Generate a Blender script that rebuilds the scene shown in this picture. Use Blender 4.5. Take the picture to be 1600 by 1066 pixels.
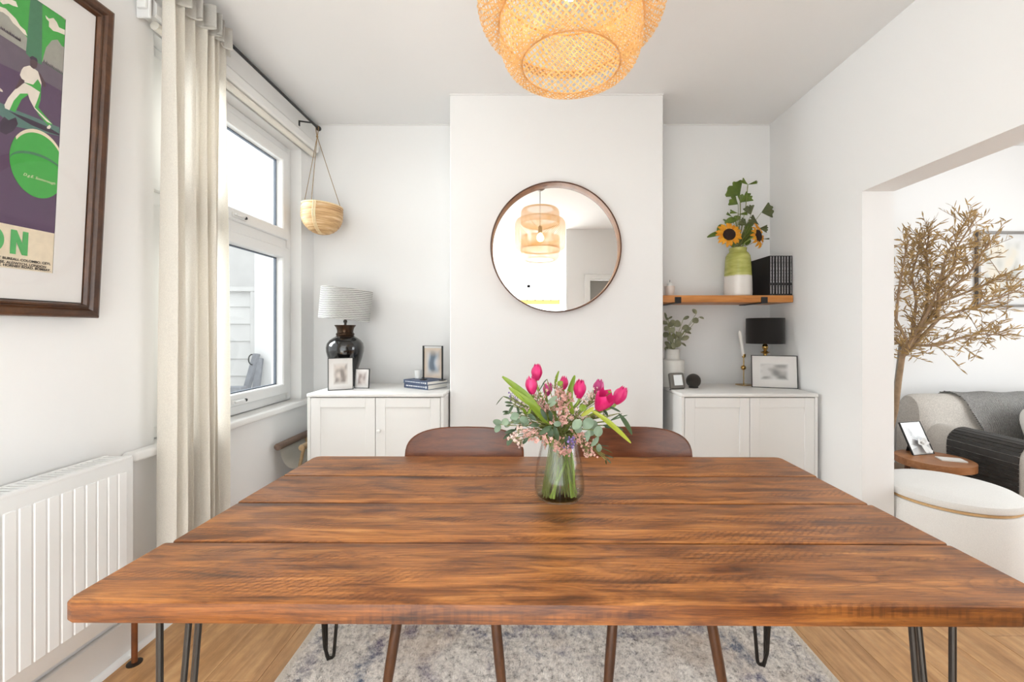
import bpy, bmesh, math, random
from mathutils import Vector, Matrix
from math import pi, sin, cos, tan, sqrt, atan2, radians
random.seed(11)
for o in list(bpy.data.objects): bpy.data.objects.remove(o, do_unlink=True)
S = bpy.context.scene
COL = S.collection

# ------------------------------------------------------------------ camera, world, lights, exposure
F, CX, CY, EYE = 650.0, 826.0, 516.0, 1.25          # focal length and principal point in pixels of 1600x1066
cd = bpy.data.cameras.new('camera'); cam = bpy.data.objects.new('camera', cd); COL.objects.link(cam)
cam.location = (0, 0, EYE); cam.rotation_euler = (pi/2, 0, 0)
cd.sensor_width = 36.0; cd.lens = F/1600*36.0
cd.shift_x = (800-CX)/1600; cd.shift_y = -(533-CY)/1600
cd.clip_start = .02
S.camera = cam
S.view_settings.view_transform = 'Standard'; S.view_settings.look = 'None'
S.view_settings.gamma = 1.0; S.view_settings.use_curve_mapping = False
S.view_settings.exposure = 0.14

w = bpy.data.worlds.new('overcast_sky'); S.world = w; w.use_nodes = True
bg = w.node_tree.nodes['Background']; bg.inputs[0].default_value = (.96, .98, 1.0, 1); bg.inputs[1].default_value = 1.7

def area(name, loc, target, sx, sy, power, col=(1, 1, 1)):
    l = bpy.data.lights.new(name, 'AREA'); l.shape = 'RECTANGLE'; l.size = sx; l.size_y = sy
    l.energy = power; l.color = col
    o = bpy.data.objects.new(name, l); COL.objects.link(o); o.location = loc
    o.rotation_euler = (Vector(target)-Vector(loc)).to_track_quat('-Z', 'Y').to_euler()
    return o
area('window_daylight', (-3.1, 2.62, 2.4), (1.7, 2.1, 1.5), 1.6, 1.6, 88, (.93, .97, 1.0)).data.spread = radians(140)
area('garden_door_daylight', (0, -3.60, 1.2), (0, 0, 2.3), 2.6, 2.1, 32, (.92, .965, 1.0))
area('rear_ceiling_fill', (-.45, -2.2, 2.725), (-.45, -2.2, 0), 1.7, 2.2, 335, (.895, .95, 1.0)).data.spread = radians(118)  # added unseen fill lamp under the solid rear ceiling, brightens the room by bounce
area('sitting_room_window_daylight', (4.55, 1.2, 1.5), (2.0, 1.9, 1.3), 2.2, 1.8, 52, (.95, .98, 1.0))

# ------------------------------------------------------------------ helpers
def P(px, py, D): return Vector(((px-CX)/F*D, D, EYE-(py-CY)/F*D))
def onX(px, py, X):
    D = X*F/(px-CX); return D, EYE-(py-CY)/F*D
def lin(v):
    v /= 255.0
    return v/12.92 if v <= .04045 else ((v+.055)/1.055)**2.4
def rgb(r, g, b): return (lin(r), lin(g), lin(b), 1)

class MB:
    def __init__(s): s.bm = bmesh.new()
    def box(s, x0, y0, z0, x1, y1, z1, bev=0, seg=2, m=None):
        r = bmesh.ops.create_cube(s.bm, size=1)
        vs = r['verts']
        for v in vs: v.co = Vector(((x0+x1)/2+v.co.x*(x1-x0), (y0+y1)/2+v.co.y*(y1-y0), (z0+z1)/2+v.co.z*(z1-z0)))
        if bev:
            es = list({e for v in vs for e in v.link_edges})
            r2 = bmesh.ops.bevel(s.bm, geom=es, offset=bev, segments=seg, affect='EDGES', profile=.5)
            vs = list({v for f in r2['faces'] for v in f.verts} | {v for v in vs if v.is_valid})
        if m is not None:
            for v in vs: v.co = m @ v.co
        return s
    def grid(s, fn, nu, nv, cu=False, cv=False):
        V = [[s.bm.verts.new(fn(i/(nu if cu else nu-1), j/(nv if cv else nv-1))) for j in range(nv)] for i in range(nu)]
        for i in range(nu if cu else nu-1):
            for j in range(nv if cv else nv-1):
                a, b, c, d = V[i][j], V[(i+1) % nu][j], V[(i+1) % nu][(j+1) % nv], V[i][(j+1) % nv]
                try: s.bm.faces.new((a, b, c, d))
                except ValueError: pass
        return V
    def lathe(s, prof, n=32, c=(0, 0, 0), m=None, cap=True):
        c = Vector(c); rings = []
        for r, z in prof:
            ring = []
            for k in range(n):
                a = 2*pi*k/n; v = Vector((r*cos(a), r*sin(a), z))
                v = (m @ v if m is not None else v)+c
                ring.append(s.bm.verts.new(v))
            rings.append(ring)
        for A, B in zip(rings, rings[1:]):
            for k in range(n): s.bm.faces.new((A[k], A[(k+1) % n], B[(k+1) % n], B[k]))
        if cap:
            if prof[0][0] > 1e-5: s.bm.faces.new(rings[0][::-1])
            if prof[-1][0] > 1e-5: s.bm.faces.new(rings[-1])
        return s
    def tube(s, pts, r, n=8, cap=True, flat=1.0):
        pts = [Vector(p) for p in pts]; N = len(pts)
        rr = r if isinstance(r, (list, tuple)) else [r]*N
        up = None; rings = []
        for i, p in enumerate(pts):
            t = (pts[min(i+1, N-1)]-pts[max(i-1, 0)]).normalized()
            if up is None:
                up = Vector((0, 0, 1)) if abs(t.z) < .9 else Vector((1, 0, 0))
            a = (up-t*up.dot(t)).normalized(); b = t.cross(a); up = a
            rings.append([s.bm.verts.new(p+(a*cos(2*pi*k/n)+b*sin(2*pi*k/n)*flat)*rr[i]) for k in range(n)])
        for A, B in zip(rings, rings[1:]):
            for k in range(n): s.bm.faces.new((A[k], A[(k+1) % n], B[(k+1) % n], B[k]))
        if cap: s.bm.faces.new(rings[0][::-1]); s.bm.faces.new(rings[-1])
        return s
    def prism(s, poly, h, fn):
        "poly of (a,b) extruded c=0..h; fn maps (a,b,c) to a point"
        A = [s.bm.verts.new(fn(a, b, 0)) for a, b in poly]; B = [s.bm.verts.new(fn(a, b, h)) for a, b in poly]
        n = len(poly)
        s.bm.faces.new(A[::-1]); s.bm.faces.new(B)
        for k in range(n): s.bm.faces.new((A[k], A[(k+1) % n], B[(k+1) % n], B[k]))
        return s
    def face(s, pts):
        s.bm.faces.new([s.bm.verts.new(Vector(p)) for p in pts]); return s
    def ball(s, c, r, sx=1, sy=1, sz=1, u=12, v=8):
        r_ = bmesh.ops.create_uvsphere(s.bm, u_segments=u, v_segments=v, radius=r)
        for q in r_['verts']: q.co = Vector((q.co.x*sx, q.co.y*sy, q.co.z*sz))+Vector(c)
        return s
    def blade(s, pts, wid, nrm=(0, -1, 0), fold=.25, nw=2):
        "leaf blade: centre line pts, half-width function wid(t), roughly facing nrm"
        pts = [Vector(p) for p in pts]; N = len(pts); nrm = Vector(nrm).normalized(); rows = []
        for i, p in enumerate(pts):
            t = (pts[min(i+1, N-1)]-pts[max(i-1, 0)]).normalized()
            sd = t.cross(nrm)
            sd = sd.normalized() if sd.length > 1e-4 else Vector((1, 0, 0))
            nn = sd.cross(t); w_ = wid(i/(N-1))
            rows.append([s.bm.verts.new(p+sd*w_*q+nn*abs(q)*w_*fold) for q in [k/nw for k in range(-nw, nw+1)]])
        for A, B in zip(rows, rows[1:]):
            for k in range(2*nw): s.bm.faces.new((A[k], A[k+1], B[k+1], B[k]))
        return s
    def xf(s, m):
        for v in s.bm.verts: v.co = m @ v.co
        return s

ORG = {}
def prop(o, label=None, cat=None, group=None, kind=None):
    if label: o['label'] = label
    if cat: o['category'] = cat
    if group: o['group'] = group
    if kind: o['kind'] = kind
    return o
def obj(name, mb, mat, parent=None, loc=None, local=False, smooth=True, sharp=35, normals=True, kind=None, label=None):
    bm = mb.bm
    if normals: bmesh.ops.recalc_face_normals(bm, faces=bm.faces[:])
    org = Vector((0, 0, 0))
    if not local: org = ORG.get(parent.name, Vector((0, 0, 0))) if parent else Vector(loc or (0, 0, 0))
    if org.length:
        for v in bm.verts: v.co -= org
    me = bpy.data.meshes.new(name); bm.to_mesh(me); bm.free()
    for m in (mat if isinstance(mat, (list, tuple)) else [mat]): me.materials.append(m)
    if smooth:
        me.shade_smooth(); me.set_sharp_from_angle(angle=radians(sharp))
    o = bpy.data.objects.new(name, me); COL.objects.link(o)
    if parent: o.parent = parent; ORG[o.name] = org if not local else Vector((0, 0, 0))
    elif loc is not None: o.location = loc; ORG[o.name] = Vector(loc)
    if kind: o['kind'] = kind
    if label: o['label'] = label
    return o
def thing(name, label, cat, loc=(0, 0, 0), rot=(0, 0, 0), group=None, kind=None):
    o = bpy.data.objects.new(name, None); o.empty_display_size = .05; COL.objects.link(o)
    o.location = loc; o.rotation_euler = rot; ORG[o.name] = Vector(loc)
    return prop(o, label, cat, group, kind)
def piece(name, src, parent, loc=(0, 0, 0), rot=(0, 0, 0), scale=None):
    "another object sharing the mesh of src"
    o = bpy.data.objects.new(name, src.data); COL.objects.link(o); o.parent = parent; o.location = loc; o.rotation_euler = rot
    if scale: o.scale = scale
    return o
def dup(root, loc, rot=None, label=None, skip=()):
    r = root.copy(); COL.objects.link(r); r.location = loc
    if rot: r.rotation_euler = rot
    if label: r['label'] = label
    for ch in list(root.children):
        if ch.name.split('.')[0] in skip: continue
        c = ch.copy(); COL.objects.link(c); c.parent = r
        for g in list(ch.children):
            if g.name.split('.')[0] in skip: continue
            d = g.copy(); COL.objects.link(d); d.parent = c
    return r

# ------------------------------------------------------------------ materials
def newmat(name):
    m = bpy.data.materials.new(name); m.use_nodes = True; nt = m.node_tree; nt.nodes.clear()
    out = nt.nodes.new('ShaderNodeOutputMaterial'); b = nt.nodes.new('ShaderNodeBsdfPrincipled')
    nt.links.new(b.outputs[0], out.inputs[0]); return m, nt, b, out
def N(nt, t, **k):
    n = nt.nodes.new(t)
    for a, v in k.items(): setattr(n, a, v)
    return n
def noise(nt, vec, scale, detail=3, rough=.55, dist=0):
    n = N(nt, 'ShaderNodeTexNoise'); n.inputs['Scale'].default_value = scale; n.inputs['Detail'].default_value = detail
    n.inputs['Roughness'].default_value = rough; n.inputs['Distortion'].default_value = dist
    if vec is not None: nt.links.new(vec, n.inputs['Vector'])
    return n.outputs['Fac']
def ramp(nt, fac, stops):
    r = N(nt, 'ShaderNodeValToRGB'); e = r.color_ramp.elements
    while len(e) < len(stops): e.new(.5)
    for el, (p, c) in zip(e, stops): el.position = p; el.color = c if len(c) == 4 else (*c, 1)
    nt.links.new(fac, r.inputs[0]); return r.outputs[0]
def mapping(nt, scale=(1, 1, 1), loc=(0, 0, 0), rot=(0, 0, 0), rnd=True, src='Object'):
    tc = N(nt, 'ShaderNodeTexCoord'); v = tc.outputs[src]
    if rnd:
        oi = N(nt, 'ShaderNodeObjectInfo'); mul = N(nt, 'ShaderNodeMath', operation='MULTIPLY'); mul.inputs[1].default_value = 37.0
        nt.links.new(oi.outputs['Random'], mul.inputs[0])
        ad = N(nt, 'ShaderNodeVectorMath', operation='ADD'); nt.links.new(v, ad.inputs[0]); nt.links.new(mul.outputs[0], ad.inputs[1]); v = ad.outputs[0]
    mp = N(nt, 'ShaderNodeMapping'); mp.inputs['Scale'].default_value = scale; mp.inputs['Location'].default_value = loc; mp.inputs['Rotation'].default_value = rot
    nt.links.new(v, mp.inputs[0]); return mp.outputs[0]
def mix(nt, fac, a, b, mode='MIX'):
    m = N(nt, 'ShaderNodeMix', data_type='RGBA', blend_type=mode)
    for s_, v in ((0, fac), (6, a), (7, b)):
        if isinstance(v, (int, float)): m.inputs[s_].default_value = v
        elif isinstance(v, tuple): m.inputs[s_].default_value = v
        else: nt.links.new(v, m.inputs[s_])
    return m.outputs[2]
def bump(nt, b, h, strength, dist=.002):
    n = N(nt, 'ShaderNodeBump'); n.inputs['Strength'].default_value = strength; n.inputs['Distance'].default_value = dist
    nt.links.new(h, n.inputs['Height']); nt.links.new(n.outputs[0], b.inputs['Normal'])
def mat(name, col, rough=.5, metal=0, bmp=None, var=0, vscale=6, spec=.5, sheen=0, coat=0):
    m, nt, b, out = newmat(name)
    b.inputs['Base Color'].default_value = col; b.inputs['Roughness'].default_value = rough; b.inputs['Metallic'].default_value = metal
    b.inputs['Specular IOR Level'].default_value = spec; b.inputs['Sheen Weight'].default_value = sheen; b.inputs['Coat Weight'].default_value = coat
    if var:
        f = noise(nt, mapping(nt), vscale, 4)
        dk = tuple(c*(1-var) for c in col[:3])+(1,); lt = tuple(min(1, c*(1+var)) for c in col[:3])+(1,)
        nt.links.new(ramp(nt, f, [(.3, dk), (.7, lt)]), b.inputs['Base Color'])
    if bmp: bump(nt, b, noise(nt, mapping(nt, rnd=False), bmp[0], 4, .6), bmp[1], bmp[2] if len(bmp) > 2 else .002)
    return m
def wood(name, stops, long=(1.2, 14, 14), rough=.4, grain=.35, blotch=.0, spec=.5, bmp=.15):
    m, nt, b, out = newmat(name); v = mapping(nt, long)
    f = noise(nt, v, 2.2, 6, .62, .6)
    col = ramp(nt, f, stops)
    v2 = mapping(nt, (long[0]*1.5, long[1]*7, long[2]*7)); g = noise(nt, v2, 3, 3, .6)
    col = mix(nt, grain, col, ramp(nt, g, [(.3, (.25, .2, .17, 1)), (.62, (1, 1, 1, 1))]), 'MULTIPLY')
    if blotch:
        f3 = noise(nt, mapping(nt, (long[0]*.8, long[1]*.3, long[2]*.3)), 2.0, 4, .6, 1.0)
        col = mix(nt, blotch, col, ramp(nt, f3, [(.38, (.28, .2, .16, 1)), (.58, (1, 1, 1, 1))]), 'MULTIPLY')
    nt.links.new(col, b.inputs['Base Color']); b.inputs['Roughness'].default_value = rough; b.inputs['Specular IOR Level'].default_value = spec
    bump(nt, b, g, bmp, .0015); return m
def leafmat(name, c1, c2, trans=.25, rough=.45):
    m, nt, b, out = newmat(name)
    f = noise(nt, mapping(nt), 9, 3); col = ramp(nt, f, [(.3, c1), (.7, c2)])
    nt.links.new(col, b.inputs['Base Color']); b.inputs['Roughness'].default_value = rough
    t = N(nt, 'ShaderNodeBsdfTranslucent'); nt.links.new(col, t.inputs[0])
    ms = N(nt, 'ShaderNodeMixShader'); ms.inputs[0].default_value = trans
    nt.links.new(b.outputs[0], ms.inputs[1]); nt.links.new(t.outputs[0], ms.inputs[2]); nt.links.new(ms.outputs[0], out.inputs[0]); return m
def glass(name, tint=(1, 1, 1, 1), gloss=.06, ior=1.45):
    m, nt, b, out = newmat(name); nt.nodes.remove(b)
    t = N(nt, 'ShaderNodeBsdfTransparent'); t.inputs[0].default_value = tint
    g = N(nt, 'ShaderNodeBsdfGlossy'); g.inputs['Roughness'].default_value = .02
    lw = N(nt, 'ShaderNodeLayerWeight'); lw.inputs[0].default_value = .5
    pw = N(nt, 'ShaderNodeMath', operation='POWER'); pw.inputs[1].default_value = 4.0; nt.links.new(lw.outputs['Facing'], pw.inputs[0])
    fr = N(nt, 'ShaderNodeMath', operation='MULTIPLY_ADD', use_clamp=True); fr.inputs[1].default_value = .6; fr.inputs[2].default_value = gloss*.5; nt.links.new(pw.outputs[0], fr.inputs[0])
    ms = N(nt, 'ShaderNodeMixShader'); nt.links.new(fr.outputs[0], ms.inputs[0]); nt.links.new(t.outputs[0], ms.inputs[1]); nt.links.new(g.outputs[0], ms.inputs[2])
    nt.links.new(ms.outputs[0], out.inputs[0]); return m
def blurprint(name, stops, scale=2.2, paper=(.86, .84, .8, 1), seed=0, fade=6.0):
    m, nt, b, out = newmat(name); tc = N(nt, 'ShaderNodeTexCoord'); v = tc.outputs['Generated']
    mp = N(nt, 'ShaderNodeMapping'); mp.inputs['Location'].default_value = (seed*3.1, seed*1.7, seed*2.3); nt.links.new(v, mp.inputs[0])
    col = ramp(nt, noise(nt, mp.outputs[0], scale, 0), stops)
    sx = N(nt, 'ShaderNodeSeparateXYZ'); nt.links.new(v, sx.inputs[0]); cur = None
    for ax in (0, 2):
        a = N(nt, 'ShaderNodeMath', operation='PINGPONG'); a.inputs[1].default_value = .5; nt.links.new(sx.outputs[ax], a.inputs[0])
        if cur is None: cur = a.outputs[0]
        else:
            mn = N(nt, 'ShaderNodeMath', operation='MINIMUM'); nt.links.new(cur, mn.inputs[0]); nt.links.new(a.outputs[0], mn.inputs[1]); cur = mn.outputs[0]
    mu = N(nt, 'ShaderNodeMath', operation='MULTIPLY', use_clamp=True); mu.inputs[1].default_value = fade; nt.links.new(cur, mu.inputs[0])
    nt.links.new(mix(nt, mu.outputs[0], paper, col), b.inputs['Base Color']); b.inputs['Roughness'].default_value = .6
    return m

WALL = mat('wall_paint', (.87, .863, .853, 1), .85, bmp=(260, .06, .001), spec=.2)
CEIL = mat('ceiling_paint', (.87, .863, .855, 1), .9, bmp=(200, .05, .001), spec=.2)
TRIM = mat('white_gloss_trim', (.82, .81, .79, 1), .35, bmp=(60, .04, .001))
UPVC = mat('white_window_plastic', (.85, .85, .84, 1), .28)
CAB = mat('white_cabinet_lacquer', (.82, .81, .79, 1), .42)
RADI = mat('radiator_enamel', (.83, .825, .81, 1), .3)
DARK = mat('matt_dark', (.03, .03, .03, 1), .7)  # plain dark matt tone for small fittings, backings and struts
BLACK = mat('black_paint', (.012, .011, .011, 1), .4)
IRON = mat('raw_steel', (.055, .048, .042, 1), .38, .8, bmp=(40, .1))
BRASS = mat('aged_brass', (.55, .36, .12, 1), .25, 1.0)
GLASS = glass('window_glass', (.97, .985, .98, 1))
CLEAR = glass('picture_glass', (.98, .98, .98, 1), gloss=.03)
PAPER = mat('mat_board', (.84, .81, .78, 1), .8)
TABLEW = None
WALNUT = wood('walnut_ply', [(.25, rgb(72, 34, 14)), (.5, rgb(108, 55, 25)), (.75, rgb(132, 74, 38))], (2, 10, 16), .3, .3, spec=.6)
CHLEG = wood('chair_leg_wood', [(.25, rgb(58, 32, 14)), (.5, rgb(88, 52, 25)), (.75, rgb(110, 68, 36))], (14, 14, 2), .35, .3)
FLOORW = wood('oak_floor_board', [(.2, rgb(158, 112, 68)), (.5, rgb(196, 150, 102)), (.8, rgb(216, 176, 128))], (9, .9, 9), .36, .25, .3, spec=.45, bmp=.05)
SHELFW = wood('pine_shelf', [(.2, rgb(168, 98, 40)), (.5, rgb(204, 134, 66)), (.8, rgb(222, 158, 92))], (1.5, 16, 16), .42, .2)
SIDEW = wood('oak_side_table', [(.2, rgb(130, 80, 44)), (.5, rgb(168, 112, 68)), (.8, rgb(190, 136, 90))], (3, 12, 12), .4, .25)
FRAMEW = wood('dark_picture_wood', [(.2, rgb(40, 22, 12)), (.5, rgb(78, 48, 28)), (.8, rgb(112, 74, 44))], (14, 3, 3), .3, .35)
RINGW = wood('mirror_rim_wood', [(.2, rgb(118, 74, 44)), (.5, rgb(160, 108, 70)), (.8, rgb(184, 132, 92))], (8, 8, 8), .4, .2)
DOWEL = wood('dowel_wood', [(.2, rgb(92, 72, 60)), (.5, rgb(124, 102, 88)), (.8, rgb(150, 128, 112))], (16, 3, 16), .5, .25)
LDOWEL = wood('light_dowel_wood', [(.2, rgb(140, 112, 80)), (.5, rgb(172, 144, 108)), (.8, rgb(190, 164, 130))], (16, 3, 8), .5, .25)

def table_wood(name='scaffold_board_wood', k=1.0):
    m, nt, b, out = newmat(name)
    f = noise(nt, mapping(nt, (.9, 11, 11)), 3.0, 8, .68, .5)
    col = ramp(nt, f, [(.28, rgb(88, 54, 28)), (.42, rgb(154, 96, 48)), (.55, rgb(188, 122, 63)), (.74, rgb(212, 153, 92))])
    g = noise(nt, mapping(nt, (2.6, 95, 95)), 2.6, 5, .66, .2)                     # fine fibres
    col = mix(nt, .62, col, ramp(nt, g, [(.34, (.36, .29, .25, 1)), (.54, (1, 1, 1, 1))]), 'MULTIPLY')
    g2 = noise(nt, mapping(nt, (1.4, 40, 40), (3, 1, 7)), 2.0, 4, .6, .4)            # open dark pores and checks
    col = mix(nt, .75, col, ramp(nt, g2, [(.27, (.24, .18, .15, 1)), (.36, (1, 1, 1, 1))]), 'MULTIPLY')
    bl = noise(nt, mapping(nt, (2.2, 9, 9)), 2.0, 5, .66, .8)                       # wear and dirt
    col = mix(nt, .85, col, ramp(nt, bl, [(.36, (.40, .34, .32, 1)), (.53, (1, 1, 1, 1))]), 'MULTIPLY')
    rg = noise(nt, mapping(nt, (.42, 5.5, 5.5), (2, 8, 4)), 1.6, 2, .5, .6)               # growth rings as thin contour lines
    ml = N(nt, 'ShaderNodeMath', operation='MULTIPLY'); ml.inputs[1].default_value = 24; nt.links.new(rg, ml.inputs[0]); fr = N(nt, 'ShaderNodeMath', operation='FRACT'); nt.links.new(ml.outputs[0], fr.inputs[0])
    col = mix(nt, .55, col, ramp(nt, fr.outputs[0], [(0, (.40, .32, .27, 1)), (.16, (.85, .82, .8, 1)), (.5, (1.06, 1.04, 1, 1)), (.93, (.9, .86, .83, 1)), (1, (.42, .34, .3, 1))]), 'MULTIPLY')
    fl = noise(nt, mapping(nt, (7, 30, 30), (5, 3, 1)), 3.0, 4, .7, .3)                # flecks
    col = mix(nt, .5, col, ramp(nt, fl, [(.30, (.45, .36, .30, 1)), (.42, (1, 1, 1, 1)), (.62, (1, 1, 1, 1)), (.74, (1.25, 1.14, 1.02, 1))]), 'MULTIPLY')
    vo = N(nt, 'ShaderNodeTexVoronoi'); vo.inputs['Scale'].default_value = 1.0        # knots
    dv = N(nt, 'ShaderNodeVectorMath', operation='ADD'); nz = N(nt, 'ShaderNodeTexNoise'); nz.inputs['Scale'].default_value = 3; mv = mapping(nt, (2.6, 6.5, 6.5)); nt.links.new(mv, nz.inputs['Vector'])
    sc = N(nt, 'ShaderNodeVectorMath', operation='SCALE'); sc.inputs['Scale'].default_value = .25; nt.links.new(nz.outputs['Color'], sc.inputs[0]); nt.links.new(mv, dv.inputs[0]); nt.links.new(sc.outputs[0], dv.inputs[1])
    nt.links.new(dv.outputs[0], vo.inputs['Vector'])
    col = mix(nt, .8, col, ramp(nt, vo.outputs['Distance'], [(.03, (.55, .42, .32, 1)), (.06, (.30, .22, .18, 1)), (.10, (.62, .52, .45, 1)), (.2, (1, 1, 1, 1))]), 'MULTIPLY')
    wv = N(nt, 'ShaderNodeTexWave', wave_type='BANDS'); wv.inputs['Scale'].default_value = 22; wv.inputs['Distortion'].default_value = 6.0; wv.inputs['Detail'].default_value = 4; wv.inputs['Detail Scale'].default_value = 2.5; wv.inputs['Detail Roughness'].default_value = .7
    nt.links.new(mapping(nt, (1, 1.3, 0), rot=(0, 0, .75)), wv.inputs['Vector'])      # saw marks in patches
    pt = ramp(nt, noise(nt, mapping(nt, (1.0, 9, 9), (9, 2, 0)), 2.0, 3), [(.52, (0, 0, 0, 1)), (.62, (.6, .6, .6, 1))])
    col = mix(nt, pt, col, mix(nt, 1.0, col, ramp(nt, wv.outputs['Fac'], [(.2, (.48, .40, .36, 1)), (.55, (1, 1, 1, 1))]), 'MULTIPLY'))
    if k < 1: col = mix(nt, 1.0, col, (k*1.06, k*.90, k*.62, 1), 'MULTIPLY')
    nt.links.new(col, b.inputs['Base Color'])
    rr = ramp(nt, f, [(.3, (.34, .34, .34, 1)), (.7, (.46, .46, .46, 1))]); nt.links.new(rr, b.inputs['Roughness'])
    b.inputs['Specular IOR Level'].default_value = .45
    bump(nt, b, g, .35, .002); return m
TABLEW = table_wood(); TABLE_SHADED = table_wood('shaded_board_edge', .50)       # darker copy of the board wood, paints shade into the side faces

def fabric(name, col, scale=400, strength=.35, var=.06, trans=0, wscale=None):
    m, nt, b, out = newmat(name)
    f = noise(nt, mapping(nt, rnd=False), scale, 3, .7)
    dk = tuple(c*(1-var*2) for c in col[:3])+(1,); lt = tuple(min(1, c*(1+var)) for c in col[:3])+(1,)
    c = ramp(nt, f, [(.3, dk), (.7, lt)]); nt.links.new(c, b.inputs['Base Color'])
    b.inputs['Roughness'].default_value = .9; b.inputs['Specular IOR Level'].default_value = .15; b.inputs['Sheen Weight'].default_value = .2
    bump(nt, b, f, strength, .003)
    if trans:
        t = N(nt, 'ShaderNodeBsdfTranslucent'); nt.links.new(c, t.inputs[0]); ms = N(nt, 'ShaderNodeMixShader'); ms.inputs[0].default_value = trans
        nt.links.new(b.outputs[0], ms.inputs[1]); nt.links.new(t.outputs[0], ms.inputs[2]); nt.links.new(ms.outputs[0], out.inputs[0])
    return m
LINEN = fabric('curtain_linen', rgb(242, 237, 228), 260, .25, .05, .4)
BOUCLE = fabric('sofa_weave', rgb(208, 202, 194), 170, .8, .14)
OTTO = fabric('ottoman_weave', rgb(232, 230, 226), 330, .35, .05)
CANVAS = fabric('rack_canvas', rgb(240, 235, 224), 300, .3, .05)
CUSH = fabric('cushion_cloth', rgb(240, 238, 233), 300, .3, .04)
# ------------------------------------------------------------------ the room shell
CEILZ, LW, RW, RW2, BACK, CHIM, FARW = 2.734, -1.55, 1.74, 1.907, 3.0, 2.615, 3.35
st = lambda n, mb, m, **k: obj(n, mb, m, kind='structure', **k)
floor = st('floor', MB().box(-1.75, -3.9, -.12, 4.85, 3.55, -.0125), mat('floor_underlay', rgb(70, 48, 30), .8))
pm = MB().box(-.0944, -.6435, -.012, .0944, .6435, 0, .0012, 1)
plank0 = None; k = 0
for i in range(33):
    off = (i*.417) % 1.29
    for j in range(-3, 4):
        x = -1.44+i*.19; y = j*1.29+off
        if y-.65 > FARW or y-.64 < -2.1 or x > 4.6: continue
        if (x > 2.0 and (y < -.2)): continue
        if x < 1.74 and y-.64 > 3.0: continue
        if plank0 is None: plank0 = obj('plank', pm, FLOORW, floor, local=True); plank0.location = (x, y, 0)
        else: piece('plank', plank0, floor, (x, y, 0))
st('floor_rear_bounce', MB().box(-1.75, -3.65, -.0124, 1.74, -2.105 if False else -.70, .002), mat('pale_bounce_surface', rgb(226, 222, 214), .5, var=.04), smooth=False)  # unseen pale floor, added to bounce the rear fill up to the ceiling
b = MB(); WY0, WY1, WZ0, WZ1 = 1.72, 2.835, .775, 2.478
b.box(-1.75, -3.9, -.12, LW, WY0, CEILZ).box(-1.75, WY1, -.12, LW, 3.15, CEILZ)
b.box(-1.75, WY0, -.12, LW, WY1, WZ0).box(-1.75, WY0, WZ1, LW, WY1, CEILZ)
st('wall_left', b, WALL, smooth=False)
st('wall_back', MB().box(LW, BACK, -.12, RW, 3.15, CEILZ), WALL, smooth=False)
st('wall_chimney', MB().box(-.495, CHIM, -.01, .845, BACK, CEILZ, .004, 1), WALL, smooth=False)
DJ, HZ = 2.171, 1.975
b = MB().box(RW, DJ, -.12, RW2, 3.5, CEILZ).box(RW, -.5, HZ, RW2, DJ, CEILZ).box(RW, -3.9, -.12, RW2, -.5, CEILZ)
st('wall_right', b, WALL, smooth=False)
st('ceiling', MB().box(-1.75, -3.9, CEILZ, 4.85, 3.5, 2.86), CEIL, smooth=False)
st('wall_far', MB().box(RW2, FARW, -.12, 4.85, 3.5, CEILZ), WALL, smooth=False)
b = MB().box(4.7, -3.9, -.12, 4.85, .1, CEILZ).box(4.7, 2.3, -.12, 4.85, 3.5, CEILZ).box(4.7, .1, -.12, 4.85, 2.3, .6).box(4.7, .1, 2.4, 4.85, 2.3, CEILZ)
st('wall_sitting_room', b, WALL, smooth=False)
st('wall_sitting_room_near', MB().box(RW2, -1.4, -.12, 4.7, -1.25, CEILZ), WALL, smooth=False)
# rear of the dining room: short wall with a door, open to the garden end
b = MB().box(.53, -.82, -.12, .86, -.67, CEILZ).box(1.66, -.82, -.12, RW, -.67, CEILZ).box(.86, -.82, 2.02, 1.66, -.67, CEILZ)
st('wall_rear', b, WALL, smooth=False)
b = MB().box(-1.55, -3.9, -.12, -1.35, -3.65, CEILZ).box(1.35, -3.9, -.12, RW, -3.65, CEILZ).box(-1.35, -3.9, 2.32, 1.35, -3.65, CEILZ)
st('wall_garden', b, WALL, smooth=False)
d1 = thing('door_1', None, None, (.86, -.70, 0), kind='structure')
b = MB().box(.79, -.67, 0, .865, -.645, 2.09, .004, 1).box(1.655, -.67, 0, 1.73, -.645, 2.09, .004, 1).box(.79, -.67, 2.015, 1.73, -.644, 2.09, .004, 1)
obj('architrave', b, TRIM, d1)
obj('door_leaf', MB().box(.865, -.77, .01, 1.655, -.73, 2.012, .004, 1), mat('door_grey_paint', rgb(150, 146, 140), .4), d1)
b = MB().prism([(0, 2.734), (.62, 2.734), (0, 2.05)], 2.6, lambda a, z, c: Vector((-1.55+a, -3.6+c, z)))
st('ceiling_slope', b, CEIL, smooth=False)
w2 = thing('window_2', None, None, (0, -3.72, 0), kind='structure')
b = MB()
for x in (-1.35, -.03, 1.29): b.box(x, -3.76, 0, x+.06, -3.70, 2.32)
b.box(-1.35, -3.76, 2.26, 1.35, -3.70, 2.32).box(-1.35, -3.76, 0, 1.35, -3.70, .06)
obj('frame', b, UPVC, w2, smooth=False)
obj('pane', MB().box(-1.29, -3.735, .06, 1.29, -3.73, 2.26), GLASS, w2, smooth=False)
w3 = thing('window_3', None, None, (4.77, 1.2, .6), kind='structure')
b = MB()
for y in (.1, 1.17, 2.24): b.box(4.74, y, .6, 4.80, y+.06, 2.4)
b.box(4.74, .1, .6, 4.8, 2.3, .66).box(4.74, .1, 2.34, 4.8, 2.3, 2.4)
obj('frame', b, UPVC, w3, smooth=False)
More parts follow.
